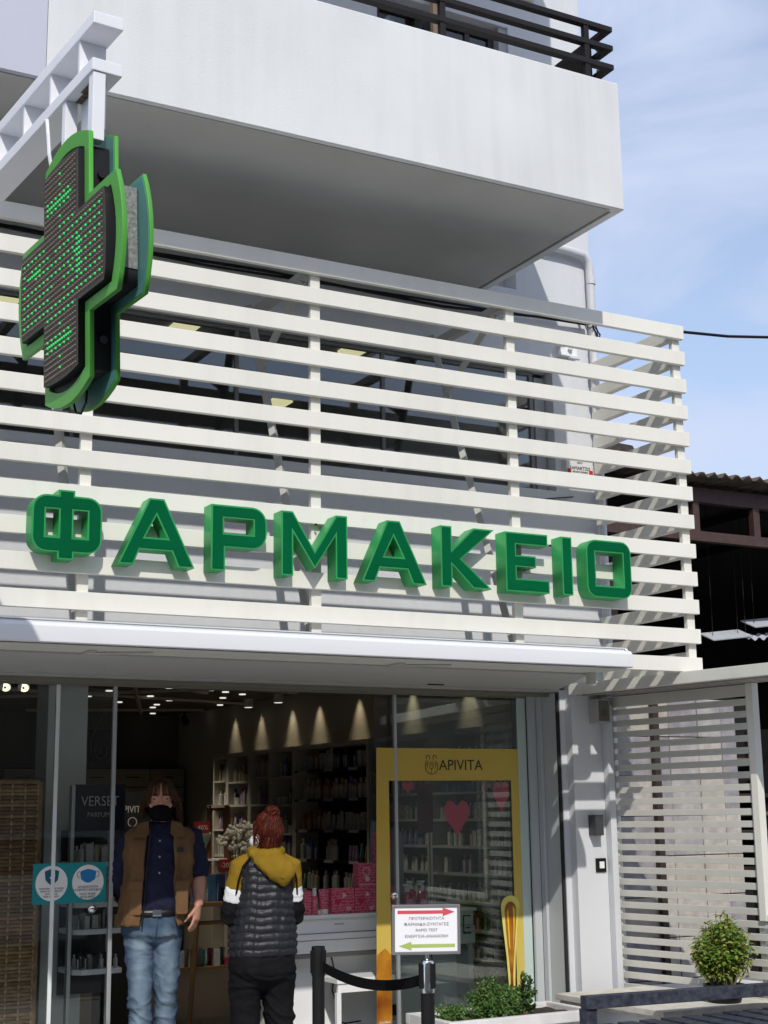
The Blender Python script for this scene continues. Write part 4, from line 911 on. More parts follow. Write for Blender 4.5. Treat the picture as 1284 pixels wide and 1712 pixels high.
for a, c, kind, lab, zz in bays:
    t = thing('shelf_unit', (6.0, (a+c)/2, 0), lab, 'shelves', 'shelf bays along the right wall')
    fm = {'cream': CAB, 'black': CAB, 'grey': mat('shelf_grey', (.30, .31, .31), .5)}[kind]; sm_ = {'cream': CAB, 'black': CABK, 'grey': mat('shelf_grey', (.30, .31, .31))}[kind]
    ob('back_panel', bx(XBK-.012, XBK, a, c, .05, 2.08), CABK if kind != 'cream' else mat('cubby_dark', (.075, .07, .055), .7), t)
    ob('side_panel', bx(XF, XBK-.013, c-.03, c, 0, 2.08), fm, t); ob('side_panel', bx(XF, XBK-.013, a, a+.03, 0, 2.08), fm, t)
    ob('top_panel', bx(XF, XBK, a, c, 2.081, 2.12), fm, t)
    ob('plinth', bx(XF+.01, XBK-.013, a+.031, c-.031, 0, .10), fm, t)
    for z in zz:
        ob('shelf', bx(XF-.01, XBK-.013, a+.031, c-.031, z-.018, z), sm_, t)
        if kind == 'black':
            for y in (a+.25, (a+c)/2, c-.2): ob('price_strip', bx(XF-.0135, XF-.0105, y-.09, y+.09, z-.022, z+.004), mat('price_white', (.42, .42, .40), .5), t)
        y = a+.07; pal = ['white', 'cream', 'silver', 'white', 'teal', 'navy', 'orange', 'blue', 'white', 'lilac', 'amber', 'pink', 'cream']
        if kind == 'grey': pal = ['pink', 'lilac', 'white', 'blue', 'teal', 'silver', 'orange', 'black']
        col, kd = rnd.choice(pal), rnd.choice(('bottle', 'bottle', 'tube', 'box'))
        while y < c-.06:
            if rnd.random() < .28: col, kd = rnd.choice(pal), rnd.choice(('bottle', 'tube', 'bottle', 'jar', 'box', 'bottle'))
            if rnd.random() > .12:
                product(kd, col, XF + .05 + rnd.random()*.03, y, z+.0005, 'small %s %s on the %s' % (col, kd, lab), 'products on the wall shelves', rnd.uniform(.85, 1.1) if kind != 'grey' else rnd.uniform(.7, .85), R(90) + rnd.uniform(-.15, .15))
            y += rnd.uniform(.068, .09)
# drawers at the back wall
dw = thing('drawer_cabinet', (5.4, 7.9, 0), 'wall of wide cream drawers at the back of the shop', 'cabinet')
ob('carcass', bx(4.0, 6.05, 7.75, 8.05, 0, 2.03), mat('drawer_dark', (.03, .028, .022), .8), dw)
DRW = mat('drawer_cream', (.24, .22, .175), .5, var=.04)
for i in range(5):
    for j in range(9):
        x0 = 4.02 + i*.41; z0 = 1.82 - j*.205
        o = ob('drawer', bx(x0+.006, x0+.404, 7.725, 7.749, z0+.006, z0+.198, bev=.002), DRW, dw)
        ob('handle', bx(x0+.13, x0+.28, 7.712, 7.7245, z0+.10, z0+.112), CABK, o)
bpn = thing('wall_picture', (5.0, 7.5, 2.09), 'dark wall panel with a looping pale line drawing at the back', 'picture')
ob('panel', bx(4.4, 5.17, 7.60, 7.64, 2.09, 2.44), mat('navy_panel', (.010, .012, .022), .5), bpn)
ob('line_drawing', MB().tube([(5.07, 7.59, 2.62), (5.0, 7.59, 2.50), (4.92, 7.59, 2.32), (4.93, 7.59, 2.18), (4.99, 7.59, 2.13), (5.03, 7.59, 2.22), (4.98, 7.59, 2.29), (4.96, 7.59, 2.20), (5.02, 7.59, 2.12), (5.10, 7.59, 2.15), (5.11, 7.59, 2.25), (5.05, 7.59, 2.29), (5.03, 7.59, 2.19)], .010, 5), mat('neon_off', (.16, .17, .19), .5), bpn)
cm = thing('security_camera', (5.9, 7.3, 2.5), 'small dark dome camera high in the back corner of the shop', 'camera')
ob('housing', MB().cyl((5.86, 7.2, 2.55), (5.80, 7.02, 2.50), .045, 12), BLKP, cm, smooth=40); ob('arm', MB().tube([(5.86, 7.2, 2.55), (5.9, 7.3, 2.649)], .012, 6), BLKP, cm)

# perfume display stand with header
vd = thing('perfume_stand', (2.97, 1.15, 0), 'white perfume display stand with navy VERSET header', 'display stand')
NAVY = mat('navy_header', (.008, .010, .025), .35)
ob('header', bx(2.80, 3.115, 1.10, 1.13, 1.42, 1.695, bev=.002), NAVY, vd)
text('lettering', 'VERSET', .085, mat('grey_lettering', (.62, .62, .63), .5), vd, face_street(2.955, 1.098, 1.592), font_w=.86, off=-.001)
text('lettering', 'PARFUMS', .042, mat('grey_lettering2', (.38, .38, .40), .5), vd, face_street(2.955, 1.098, 1.513), font_w=.9)
ob('upright', bx(2.775, 2.797, 1.09, 1.14, 0, 1.69, bev=.002), ALU, vd); ob('upright', bx(3.055, 3.075, 1.22, 1.24, 0, 1.42), WHITEG, vd)
ob('back_panel', bx(2.80, 3.11, 1.36, 1.375, .45, 1.42), mat('stand_back', (.02, .022, .03), .5), vd)
for i, z in enumerate((1.235, 1.0, .845, .615)):
    ob('shelf', MB().prism([(2.815, 1.12), (2.86, 1.07), (3.11, 1.09), (3.12, 1.36), (2.80, 1.36)], lambda a, b_, d: (a, b_, d), z-.03, z), WHITEG, vd)
    for row in range(2):
        for k in range(6):
            x, y = 2.85 + k*.046 + rnd.random()*.008, 1.12 + row*.10
            col = ('white' if rnd.random() < .6 else 'cream') if i < 2 else ('black' if rnd.random() < .6 else 'white')
            kd = 'box' if rnd.random() < .45 else 'bottle'
            product(kd, col, x, y, z+.0005, 'small %s perfume %s on a shelf of the navy headed stand' % (col, kd), 'perfumes on the display stand', (.5 if i != 0 else .62) * rnd.uniform(.9, 1.15))
vd.location += Vector((-.13, -.42, 0))
for o in list(C.objects):
    if o.get('group') == 'perfumes on the display stand': o.location += Vector((-.13, -.42, 0))
# second stand with white lettering
ap = thing('cosmetics_stand', (3.66, 2.55, 0), 'black cosmetics stand lettered APIVITA behind the man', 'display stand')
ob('header', bx(3.46, 3.86, 2.50, 2.54, 1.30, 1.68), mat('black_header', (.010, .010, .010), .4), ap); ob('body', bx(3.48, 3.84, 2.545, 2.80, 0, 1.30), CABK, ap)
text('lettering', 'APIVITA', .07, mat('white_lettering', (.5, .5, .48), .5), ap, face_street(3.655, 2.498, 1.55), font_w=.85)
em = MB(); ring(em, 3.66, 1.46, .03, .036, 2.4985); ob('bee_emblem', em, mat('white_lettering', (.5, .5, .48)), ap)
# wooden table with products, lean board, orchid, red tags
TW = mat('honey_wood', (.26, .15, .06), .5, var=.2, vscale=6, stretch=(.3, 1, 1))
tb = thing('wooden_table', (4.4, 2.6, 0), 'honey wood display table with splayed legs behind the man', 'table')
ob('table_top', bx(3.95, 4.95, 2.40, 2.85, .835, .865, bev=.003), TW, tb); ob('lower_shelf', bx(4.0, 4.9, 2.45, 2.8, .38, .40), TW, tb); ob('middle_rail', bx(4.0, 4.9, 2.44, 2.46, .70, .73), TW, tb)
for x, dx in ((4.16, -.06), (4.85, .06)):
    for y in (2.43, 2.82): ob('leg', MB().tube([(x, y, .834), (x+dx, y, 0)], .02, 4), TW, tb)
for k in range(18):
    product(rnd.choice(('jar', 'box', 'tube')), rnd.choice(('pink', 'white', 'teal', 'amber', 'white')), 4.05 + k % 9*.095, 2.50 + (k//9)*.12, .4005, 'small product in the dim row on the lower shelf of the wooden table', 'products under the wooden table', .8)
for k in range(7):
    product('box', 'blue' if k % 2 else 'navy', 4.05 + k*.09, 2.55 + rnd.random()*.1, .8655, 'dark blue box standing on the wooden display table', 'blue boxes on the wooden table', 1.3, rnd.uniform(-.3, .3))
RW = mat('red_brown_wood', (.14, .045, .022), .5, var=.2, vscale=5)
t = thing('lean_frame', (4.42, 2.66, .866), 'tall red brown wooden display frame leaning on the table', 'frame')
ob('frame_bar', MB().tube([(4.30, 2.58, .866), (4.36, 2.72, 1.57)], .022, 4), RW, t); ob('frame_bar', MB().tube([(4.47, 2.58, .866), (4.50, 2.72, 1.57)], .032, 4), RW, t); ob('frame_bar', MB().tube([(4.34, 2.72, 1.555), (4.52, 2.72, 1.56)], .02, 4), RW, t)
ob('shelf', bx(4.1, 4.46, 2.60, 2.75, 1.16, 1.175), WHITEG, t); ob('shelf', bx(4.1, 4.46, 2.60, 2.75, 1.02, 1.035), WHITEG, t)
for x, z, s_, lab in ((4.17, 1.41, '-40%', 'dark red price tag reading -40% beside the man'), (4.375, 1.13, '-20%', 'dark red price tag reading -20% beside the woman')):
    t = thing('price_tag', (x, 2.4, z-.05), lab, 'price tag', 'dark red price tags')
    ob('card', bx(x-.062, x+.062, 2.40, 2.405, z-.045, z+.045), mat('dark_red_card', (.22, .008, .012), .5), t); text('lettering', s_, .05, mat('tag_ink', (.5, .45, .42), .5), t, face_street(x, 2.3985, z)); ob('holder', MB().tube([(x, 2.408, z-.04), (x, 2.44, .866 if z < 1.3 else 1.176)], .004, 5), ALU, t)
ORC = mat('orchid_white', (.52, .52, .44), .6, var=.08); 
t = thing('orchid', (4.40, 2.25, .866), 'white orchid spray between the man and the woman', 'plant')
sg = MB()
r = random.Random(5)
for k in range(22):
    fl_ = MB(); c = Vector((4.40 + r.uniform(-.13, .11), 2.25 + r.uniform(-.06, .06), 1.36 + r.uniform(-.09, .07)))
    for j in range(5):
        a = j*1.2566 + r.random(); leaf(fl_, c, Vector((math.cos(a), -.25, math.sin(a))), Vector((0, -1, .1)), .042, .019)
    ob('flower', fl_, ORC, t)
for k in range(5): sg.tube([(4.42, 2.45, .90), (4.38 + k*.02, 2.34, 1.18), (4.30 + k*.05, 2.27, 1.36)], .004, 5)
ob('stem', sg, STEM, t); ob('flower_pot', MB().loft([(4.42, 2.46, .866, .05, .05), (4.42, 2.46, .97, .065, .065)], 16), BLKP, t, smooth=40)
gb = thing('gift_bag', (4.23, 2.55, 1.176), 'pale green and white wrapped bouquet bag on the small white shelf', 'bag')
ob('wrap', MB().loft([(4.25, 2.66, 1.177, .035, .03), (4.25, 2.65, 1.27, .06, .045), (4.26, 2.64, 1.36, .085, .06), (4.26, 2.64, 1.40, .05, .035)], 14), mat('pale_green_wrap', (.30, .46, .36), .4, var=.25, vscale=14), gb, smooth=30); ob('ribbon', MB().ball((4.25, 2.605, 1.26), (.02, .012, .02), 8), mat('green_ribbon', (.03, .30, .13), .4), gb)

# white console desk with slim drawer front
cn = thing('white_console', (4.75, .8, 0), 'white console desk beside the entrance with pink gift sets on top', 'desk')
ob('top', bx(4.02, 5.43, .56, 1.0, .845, .868, bev=.004), WHITEG, cn)
ob('front_panel', bx(4.03, 5.415, .585, .60, .755, .8445, bev=.002), WHITEG, cn); ob('front_panel', bx(4.03, 5.415, .565, .60, .715, .751, bev=.002), WHITEG, cn); ob('front_panel', bx(4.03, 5.415, .565, .60, .635, .711, bev=.003), WHITEG, cn)
ob('shadow_line', MB().box(4.035, 5.41, .601, .62, .63, .84), DKGAP, cn)
ob('lower_panel', bx(4.05, 5.38, .76, .78, .0, .62), WHITEG, cn); ob('underside', bx(4.03, 5.415, .621, .95, .60, .634), mat('underside_grey', (.30, .30, .30), .6), cn)
ob('side_panel', bx(5.38, 5.415, .60, 1.0, 0, .634), WHITEG, cn); ob('side_panel', bx(4.03, 4.05, .78, 1.0, 0, .634), WHITEG, cn); ob('plinth', bx(4.05, 5.38, .74, .7595, 0, .16), WHITEG, cn)
text('lettering', 'ANEMOS', .018, mat('tiny_grey_ink', (.3, .3, .3), .5), cn, face_street(4.40, .5845, .805))
br = MB(); br.box(5.32, 5.38, .557, .563, .70, .708).box(5.32, 5.326, .557, .563, .70, .82).box(5.32, 5.38, .557, .563, .812, .82).box(5.34, 5.375, .557, .563, .735, .742)
ob('wall_bracket', br, IRON, cn)
bs = thing('white_stool', (4.46, .56, 0), 'low white framed bench pushed under the console desk', 'bench')
ob('seat', bx(4.30, 4.80, .42, .70, .455, .485, bev=.003), WHITEG, bs); ob('apron', bx(4.31, 4.79, .43, .45, .40, .4545), WHITEG, bs)
for x in (4.315, 4.785):
    for y in (.44, .68): ob('leg', bx(x-.015, x+.015, y-.015, y+.015, 0, .399), WHITEG, bs)
tag(ob('cable', MB().tube([(4.42, .745, .60), (4.44, .735, .50), (4.42, .73, .38), (4.46, .72, .27), (4.43, .71, .20), (4.50, .71, .175), (4.62, .72, .18)], .005, 6), BLKP), 'black power cord hanging under the white console', 'cord')
tag(ob('cable', MB().tube([(5.16, .735, .62), (5.18, .735, .5), (5.165, .73, .35), (5.17, .73, .2), (5.17, .73, .05)], .005, 6), BLKP), 'black cord hanging behind the greenish pane under the console', 'cord')
t = thing('power_strip', (4.86, .70, .2), 'dark adapter block by the window foot', 'adapter'); ob('body', bx(4.79, 4.92, .68, .73, .20, .265, bev=.004), BLKP, t); ob('plug', bx(4.81, 4.83, .675, .6795, .215, .25), COLM, t)
# pink gifts on the console
def gift_mat(name, c1, c2, sc_):
    M = mat(name, c1, .45, var=.02); t = M.node_tree; b = t.nodes['Principled BSDF']; co = t.nodes.new('ShaderNodeTexCoord')
    v = t.nodes.new('ShaderNodeTexVoronoi'); v.inputs['Scale'].default_value = sc_; v.feature = 'DISTANCE_TO_EDGE'
    w_ = t.nodes.new('ShaderNodeTexWave'); w_.inputs['Scale'].default_value = sc_*.6; w_.inputs['Distortion'].default_value = 6; w_.wave_type = 'RINGS'
    a = t.nodes.new('ShaderNodeMath'); a.operation = 'LESS_THAN'; a.inputs[1].default_value = .06
    g2 = t.nodes.new('ShaderNodeMath'); g2.operation = 'GREATER_THAN'; g2.inputs[1].default_value = .72
    mxx = t.nodes.new('ShaderNodeMath'); mxx.operation = 'MAXIMUM'; mm = t.nodes.new('ShaderNodeMix'); mm.data_type = 'RGBA'
    t.links.new(co.outputs['Object'], v.inputs['Vector']); t.links.new(co.outputs['Object'], w_.inputs['Vector'])
    t.links.new(v.outputs[0], a.inputs[0]); t.links.new(w_.outputs[1], g2.inputs[0]); t.links.new(a.outputs[0], mxx.inputs[0]); t.links.new(g2.outputs[0], mxx.inputs[1])
    mm.inputs[6].default_value = (*c1, 1); mm.inputs[7].default_value = (*c2, 1); t.links.new(mxx.outputs[0], mm.inputs[0]); t.links.new(mm.outputs[2], b.inputs['Base Color'])
    return M
GIFT = gift_mat('gift_print', (.50, .025, .085), (.60, .17, .24), 34)
PINK = mat('deep_pink', (.52, .02, .09), .4, var=.08, vscale=20); LPINK = mat('light_pink_print', (.70, .34, .40), .5)
CTOP = .8685
def gift(x, y, z, w_, h, d, lab, dec):
    t = thing('gift_box', (x, y, z), lab, 'gift box', 'pink gift boxes on the console')
    ob('carton', bx(x, x+w_, y, y+d, z, z+h, bev=.002), GIFT, t)
    yy = y - .0012
    if dec == 0: plate('heart_print', [heart(x+w_*.12, x+w_*.42, z+h*.28, z+h*.60)], .0008, PINK, t, face_street(0, yy, 0)); plate('heart_print', [heart(x+w_*.62, x+w_*.86, z+h*.05, z+h*.26)], .0008, LPINK, t, face_street(0, yy, 0)); plate('ribbon_print', [[(x+w_*.48, z+h*.62), (x+w_*.66, z+h*.72), (x+w_*.5, z+h*.86)]], .0008, mat('cream_print', (.72, .58, .40), .5), t, face_street(0, yy, 0))
    else:
        plate('ring_print', [circle(x+w_*.38, z+h*.66, w_*.2), circle(x+w_*.38, z+h*.66, w_*.13)], .0008, LPINK, t, face_street(0, yy, 0)); plate('dot_print', [circle(x+w_*.42, z+h*.36, w_*.11)], .0008, mat('cream_print', (.72, .58, .40)), t, face_street(0, yy, 0))
        plate('band_print', [[(x+.002, z+h*.10), (x+w_-.002, z+h*.10), (x+w_-.002, z+h*.16), (x+.002, z+h*.16)]], .0008, LPINK, t, face_street(0, yy, 0))
gift(4.355, .60, CTOP, .165, .155, .08, 'left pink patterned gift box standing directly on the console', 0)
gift(4.524, .60, CTOP, .165, .155, .08, 'right pink patterned gift box under the raised one', 0)
gift(4.553, .60, CTOP+.1555, .15, .155, .08, 'top pink gift box with a ring print, stacked on the others', 1)
gift(4.70, .64, CTOP, .15, .15, .08, 'pink gift box half hidden behind the door knob', 0)
t = thing('cream_tube', (4.31, .62, CTOP), 'fat pink cream tube left of the gift boxes', 'tube')
ob('tube_body', MB().loft([(4.315, .63, CTOP+.03, .028, .028), (4.315, .63, CTOP+.09, .033, .026), (4.315, .63, CTOP+.155, .042, .006)], 16), GIFT, t, smooth=50); ob('cap', MB().loft([(4.315, .63, CTOP, .026, .026), (4.315, .63, CTOP+.03, .028, .028)], 16), WHITEG, t, smooth=40)
t = thing('spray_bottle', (4.245, .62, CTOP), 'pink bottle with a silver cap, between carton and tube', 'bottle')
ob('bottle_body', MB().loft([(4.245, .63, CTOP, .024, .024), (4.245, .63, CTOP+.10, .026, .026), (4.245, .63, CTOP+.115, .018, .018)], 16), GIFT, t, smooth=50); ob('cap', MB().loft([(4.245, .63, CTOP+.1155, .017, .017), (4.245, .63, CTOP+.165, .013, .013)], 14), PVC, t, smooth=40)
tag(ob('slim_carton', bx(4.165, 4.215, .61, .66, CTOP, CTOP+.15, bev=.002), GIFT), 'slim pink carton at the left end of the gift row', 'carton')
for i, (x, y, s_, lab) in enumerate(((4.93, .62, 1.0, 'front left pink pump bottle with pale label'), (5.00, .70, 1.12, 'rear left pink pump bottle, taller'), (5.035, .62, 1.0, 'front right pink pump bottle with pale label'), (5.09, .70, 1.12, 'rear right pink pump bottle, darker and taller'))):
    t = thing('pump_bottle', (x, y, CTOP), lab, 'pump bottle', 'pink pump bottles on the console')
    h = .115*s_
    ob('bottle_body', MB().loft([(x, y, CTOP, .030*s_, .024), (x, y, CTOP+h*.85, .030*s_, .024), (x, y, CTOP+h, .014, .014)], 16, power=3), mat('pink_liquid', (.55, .03, .12), .2, var=.05), t, smooth=50)
    ob('label', bx(x-.022*s_, x+.022*s_, y-.0275, y-.0255, CTOP+.012, CTOP+h*.62), LPINK, t)
    b = MB(); b.cyl((x, y, CTOP+h), (x, y, CTOP+h+.022), .013, 12); b.cyl((x, y, CTOP+h+.022), (x, y, CTOP+h+.040), .005, 8); b.box(x-.034, x+.012, y-.008, y+.008, CTOP+h+.040, CTOP+h+.052, bev=.003)
    ob('pump', b, WHITEG, t, smooth=40)
t = thing('reed_diffuser', (5.19, .62, CTOP), 'clear reed diffuser with thin sticks on the console end', 'diffuser')
ob('flask', bx(5.165, 5.215, .60, .65, CTOP, CTOP+.115, bev=.004), glass('flask_glass', (.8, .8, .78), 1.5), t); ob('collar', MB().cyl((5.19, .625, CTOP+.115), (5.19, .625, CTOP+.15), .010, 12), CHROME, t, smooth=40)
for k in range(5): ob('reed', MB().tube([(5.19, .625, CTOP+.02), (5.15 + k*.022, .61 + .01*k, CTOP+.34 - .02*(k % 2))], .0025, 5), TW, t)
t = thing('menu_board', (4.80, .66, CTOP), 'grey leaning board with a pink patterned card on it', 'board')
ob('board', MB().prism([(4.685, CTOP), (4.96, CTOP), (4.965, 1.37), (4.725, 1.45)], lambda a, b_, d: (a, d, b_), .73, .745), mat('board_grey', (.20, .205, .205), .6), t)
ob('card', bx(4.73, 4.865, .722, .7285, 1.17, 1.38), GIFT, t)
t = tag(ob('hanging_banner', bx(5.24, 5.36, 1.0, 1.006, 1.36, 1.70), mat('dark_red_banner', (.20, .01, .03), .5, var=.3, vscale=9)), 'dark red hanging banner deep behind the gold poster frame', 'banner')

# ================================================================== PEOPLE
SKIN = mat('skin_tanned', (.56, .28, .20), .5, var=.10, vscale=18, spec=.35); SKINF = mat('skin_fair', (.62, .38, .29), .5, var=.06, vscale=18, spec=.35)
NAVYC = mat('navy_shirt', (.022, .025, .055), .85, spec=.12, var=.15, vscale=14, bump=.2, bscale=220)
VEST = mat('tan_vest', (.185, .105, .052), .85, spec=.12, var=.16, vscale=9, bump=.25, bscale=150)
JEAN = mat('faded_sunlit_jeans', (.070, .112, .18), .9, var=.2, vscale=16, bump=.25, bscale=260, col2=(.036, .060, .105), spec=.1)
_t = JEAN.node_tree; _b = _t.nodes['Principled BSDF']; _at = _t.nodes.new('ShaderNodeAttribute'); _at.attribute_name = 'wear_and_sun'; _m = _t.nodes.new('ShaderNodeMix'); _m.data_type = 'RGBA'
_src = _b.inputs['Base Color'].links[0].from_socket; _t.links.new(_src, _m.inputs[6]); _m.inputs[7].default_value = (.21, .28, .34, 1); _t.links.new(_at.outputs['Fac'], _m.inputs[0]); _t.links.new(_m.outputs[2], _b.inputs['Base Color'])  # paler denim mixed in for fading and for sun on the thighs
MASKB = mat('black_mask', (.006, .006, .008), .9, spec=.1); HAIRB = mat('brown_hair', (.10, .045, .022), .6, spec=.25, var=.3, vscale=60); HAIRR = mat('red_hair', (.13, .018, .008), .5, spec=.25, var=.35, vscale=50)
LEATH = mat('black_leather', (.012, .011, .010), .4); SHOE = mat('brown_shoe', (.05, .03, .02), .5)
BLACKC = mat('black_cotton', (.009, .009, .011), .85, spec=.12, var=.2, vscale=10, bump=.2, bscale=200); PUFF = mat('charcoal_puffer', (.020, .021, .027), .45, spec=.3, var=.15, vscale=12, bump=.12, bscale=60)
MUST = mat('mustard_fleece', (.25, .155, .016), .9, spec=.12, var=.10, vscale=12, bump=.2, bscale=200); WHT = mat('white_jersey', (.74, .74, .76), .85, spec=.12, var=.04, bump=.15, bscale=200)
EYEW = mat('eye_white', (.34, .28, .25), .4); IRIS = mat('iris_dark', (.03, .02, .012), .2)
def V3(*a): return Vector(a)
def hand(mb, wrist, d, palm_n, side, s=1.0, curl=.35):
    """palm and five bent fingers; d points to the fingertips, palm_n out of the palm, side = +1/-1 thumb side"""
    d = d.normalized(); lat = d.cross(palm_n).normalized()*side; n = lat.cross(d).normalized()*side
    if n.dot(palm_n) < 0: n = -n
    mb.tube([wrist - d*.02, wrist + d*.02, wrist + d*.055, wrist + d*.088], [.026*s, .034*s, .041*s, .036*s], 12, flat=(1, .52), upv=n)
    for k, (o, l, r0) in enumerate(((.030, .074, .0088), (.010, .083, .0092), (-.011, .076, .0088), (-.030, .060, .0078))):
        b0 = wrist + d*.082*s + lat*o*s; a1, a2, a3 = curl*.5, curl*1.2, curl*1.9
        p = [b0 - d*.02, b0]
        for q, a in zip((.44, .32, .24), (a1, a2, a3)): p.append(p[-1] + (d*math.cos(a) + n*math.sin(a) + lat*o*1.2)*l*q*s)
        mb.tube(p, [r0*s, r0*1.05*s, r0*s, r0*.9*s, r0*.7*s], 8)
    t0 = wrist + d*.03*s + lat*.030*s
    mb.tube([t0 - d*.012, t0 + (lat*.5 + d*.75 + n*.3)*.030*s, t0 + (lat*.5 + d*.95 + n*.45)*.058*s, t0 + (lat*.38 + d*1.1 + n*.55)*.078*s], [.013*s, .012*s, .0105*s, .007*s], 8)
def head_rings(cx, cy, z0, sc=1.0, turn=0):
    return [(cx, cy-.040*sc, z0, .032*sc, .040*sc), (cx, cy-.026*sc, z0+.018*sc, .053*sc, .066*sc), (cx, cy-.010*sc, z0+.05*sc, .066*sc, .087*sc), (cx, cy, z0+.09*sc, .073*sc, .096*sc), (cx, cy+.003*sc, z0+.13*sc, .076*sc, .099*sc), (cx, cy+.004*sc, z0+.17*sc, .072*sc, .094*sc), (cx, cy+.004*sc, z0+.20*sc, .057*sc, .074*sc), (cx, cy+.004*sc, z0+.222*sc, .030*sc, .040*sc)]

# ---- the man in the doorway (front = -y, x to the right in the photograph)
man = thing('person', (3.05, .25, 0), 'long haired man in black mask, tan vest and jeans standing in the doorway', 'person', None, R(-20))
b = MB()
b.loft(head_rings(.005, -.03, 1.478), 24)
b.ball((.005, -.128, 1.572), (.014, .020, .026), 12); b.ball((.005, -.118, 1.60), (.010, .014, .03), 10)     # nose and bridge
b.ball((-.028, -.112, 1.618), (.028, .014, .009), 10); b.ball((.038, -.112, 1.618), (.028, .014, .009), 10)   # brows
b.ball((-.04, -.10, 1.562), (.025, .02, .018), 10); b.ball((.05, -.10, 1.562), (.025, .02, .018), 10)
b.ball((-.073, -.015, 1.575), (.010, .020, .030), 10); b.ball((.083, -.015, 1.575), (.010, .020, .030), 10)   # ears
b.tube([(.005, .0, 1.53), (.0, .01, 1.44), (0, .015, 1.36)], [.056, .056, .075], 16)
b.loft([(0, .01, 1.44, .06, .055), (0, .01, 1.40, .13, .075), (0, .01, 1.36, .165, .09), (0, .005, 1.2, .15, .10), (-.01, 0, 1.05, .145, .105), (-.03, 0, .95, .14, .10), (-.03, .0, .86, .13, .09)], 24, power=2.4)
ml_, mr_ = (V3(-.175, .015, 1.375), V3(-.225, .05, 1.14), V3(-.165, .115, .945)), (V3(.185, .015, 1.375), V3(.232, .02, 1.155), V3(.232, -.035, .985))
for S in (ml_, mr_): b.tube([S[0]*.8 + V3(0, 0, .27), S[0], S[0].lerp(S[1], .5), S[1], S[1].lerp(S[2], .3), S[2]], [.05, .055, .048, .041, .043, .028], 14)
hand(b, mr_[2], V3(-.035, -.05, -.17), V3(-.9, .35, 0), -1, 1.0, .32)
hand(b, ml_[2], V3(.05, .07, -.15), V3(.8, -.3, .2), 1, 1.0, .4)
legs = [(V3(-.105, .0, .86), V3(-.092, -.05, .47), V3(-.070, -.03, .06)), (V3(.055, .01, .86), V3(.050, .0, .47), V3(.045, .07, .06))]
for S in legs: b.tube([S[0], S[0].lerp(S[1], .5), S[1], S[1].lerp(S[2], .4), S[2]], [.075, .062, .048, .048, .035], 14)
for S in legs: b.ball(S[2] + V3(0, -.05, -.02), (.04, .10, .035), 10)
ob('body', remesh(b, .0062, 4), SKIN, man, smooth=180, local=True)
for x in (-.028, .038):
    e = ob('eye', MB().ball((x, -.109, 1.599), (.0125, .007, .0042), 12), EYEW, man, smooth=180, local=True)
    ob('iris', MB().ball((x, -.1125, 1.598), (.0125, .0045, .0044), 12), IRIS, e, local=True)
    ob('eyebrow', MB().tube([(x-.023, -.116, 1.616), (x, -.124, 1.6225), (x+.023, -.116, 1.617)], [.003, .0062, .003], 6), HAIRB, man, local=True)
# mask
mk = MB(); rows = []
for z, rx, ry, cy in ((1.470, .040, .050, -.066), (1.488, .062, .080, -.052), (1.515, .073, .098, -.042), (1.538, .077, .104, -.036), (1.556, .077, .103, -.032)):
    row = []
    for k in range(21):
        a = R(-90 - 96 + 192*k/20); bulge = .010*math.exp(-((k-10)/2.6)**2)*(1 if z > 1.53 else .4)
        row.append(mk.bm.verts.new((.005 + rx*math.cos(a), cy + (ry+bulge)*math.sin(a), z + (.010*math.exp(-((k-10)/2.5)**2) if z > 1.55 else 0) + .006*((k-10)/10)**2*(1 if z > 1.55 else 0))))
    rows.append(row)
mk.skin(rows, cap=False, closed=False)
o = ob('face_mask', mk, MASKB, man, smooth=180, local=True); o.modifiers.new('t', 'SOLIDIFY').thickness = .003
for s in (-1, 1): ob('mask_strap', MB().tube([(.005+s*.077, -.03, 1.555), (.005+s*.083, -.005, 1.575), (.005+s*.080, .005, 1.60), (.005+s*.078, -.01, 1.605)], .002, 5), MASKB, man, local=True)
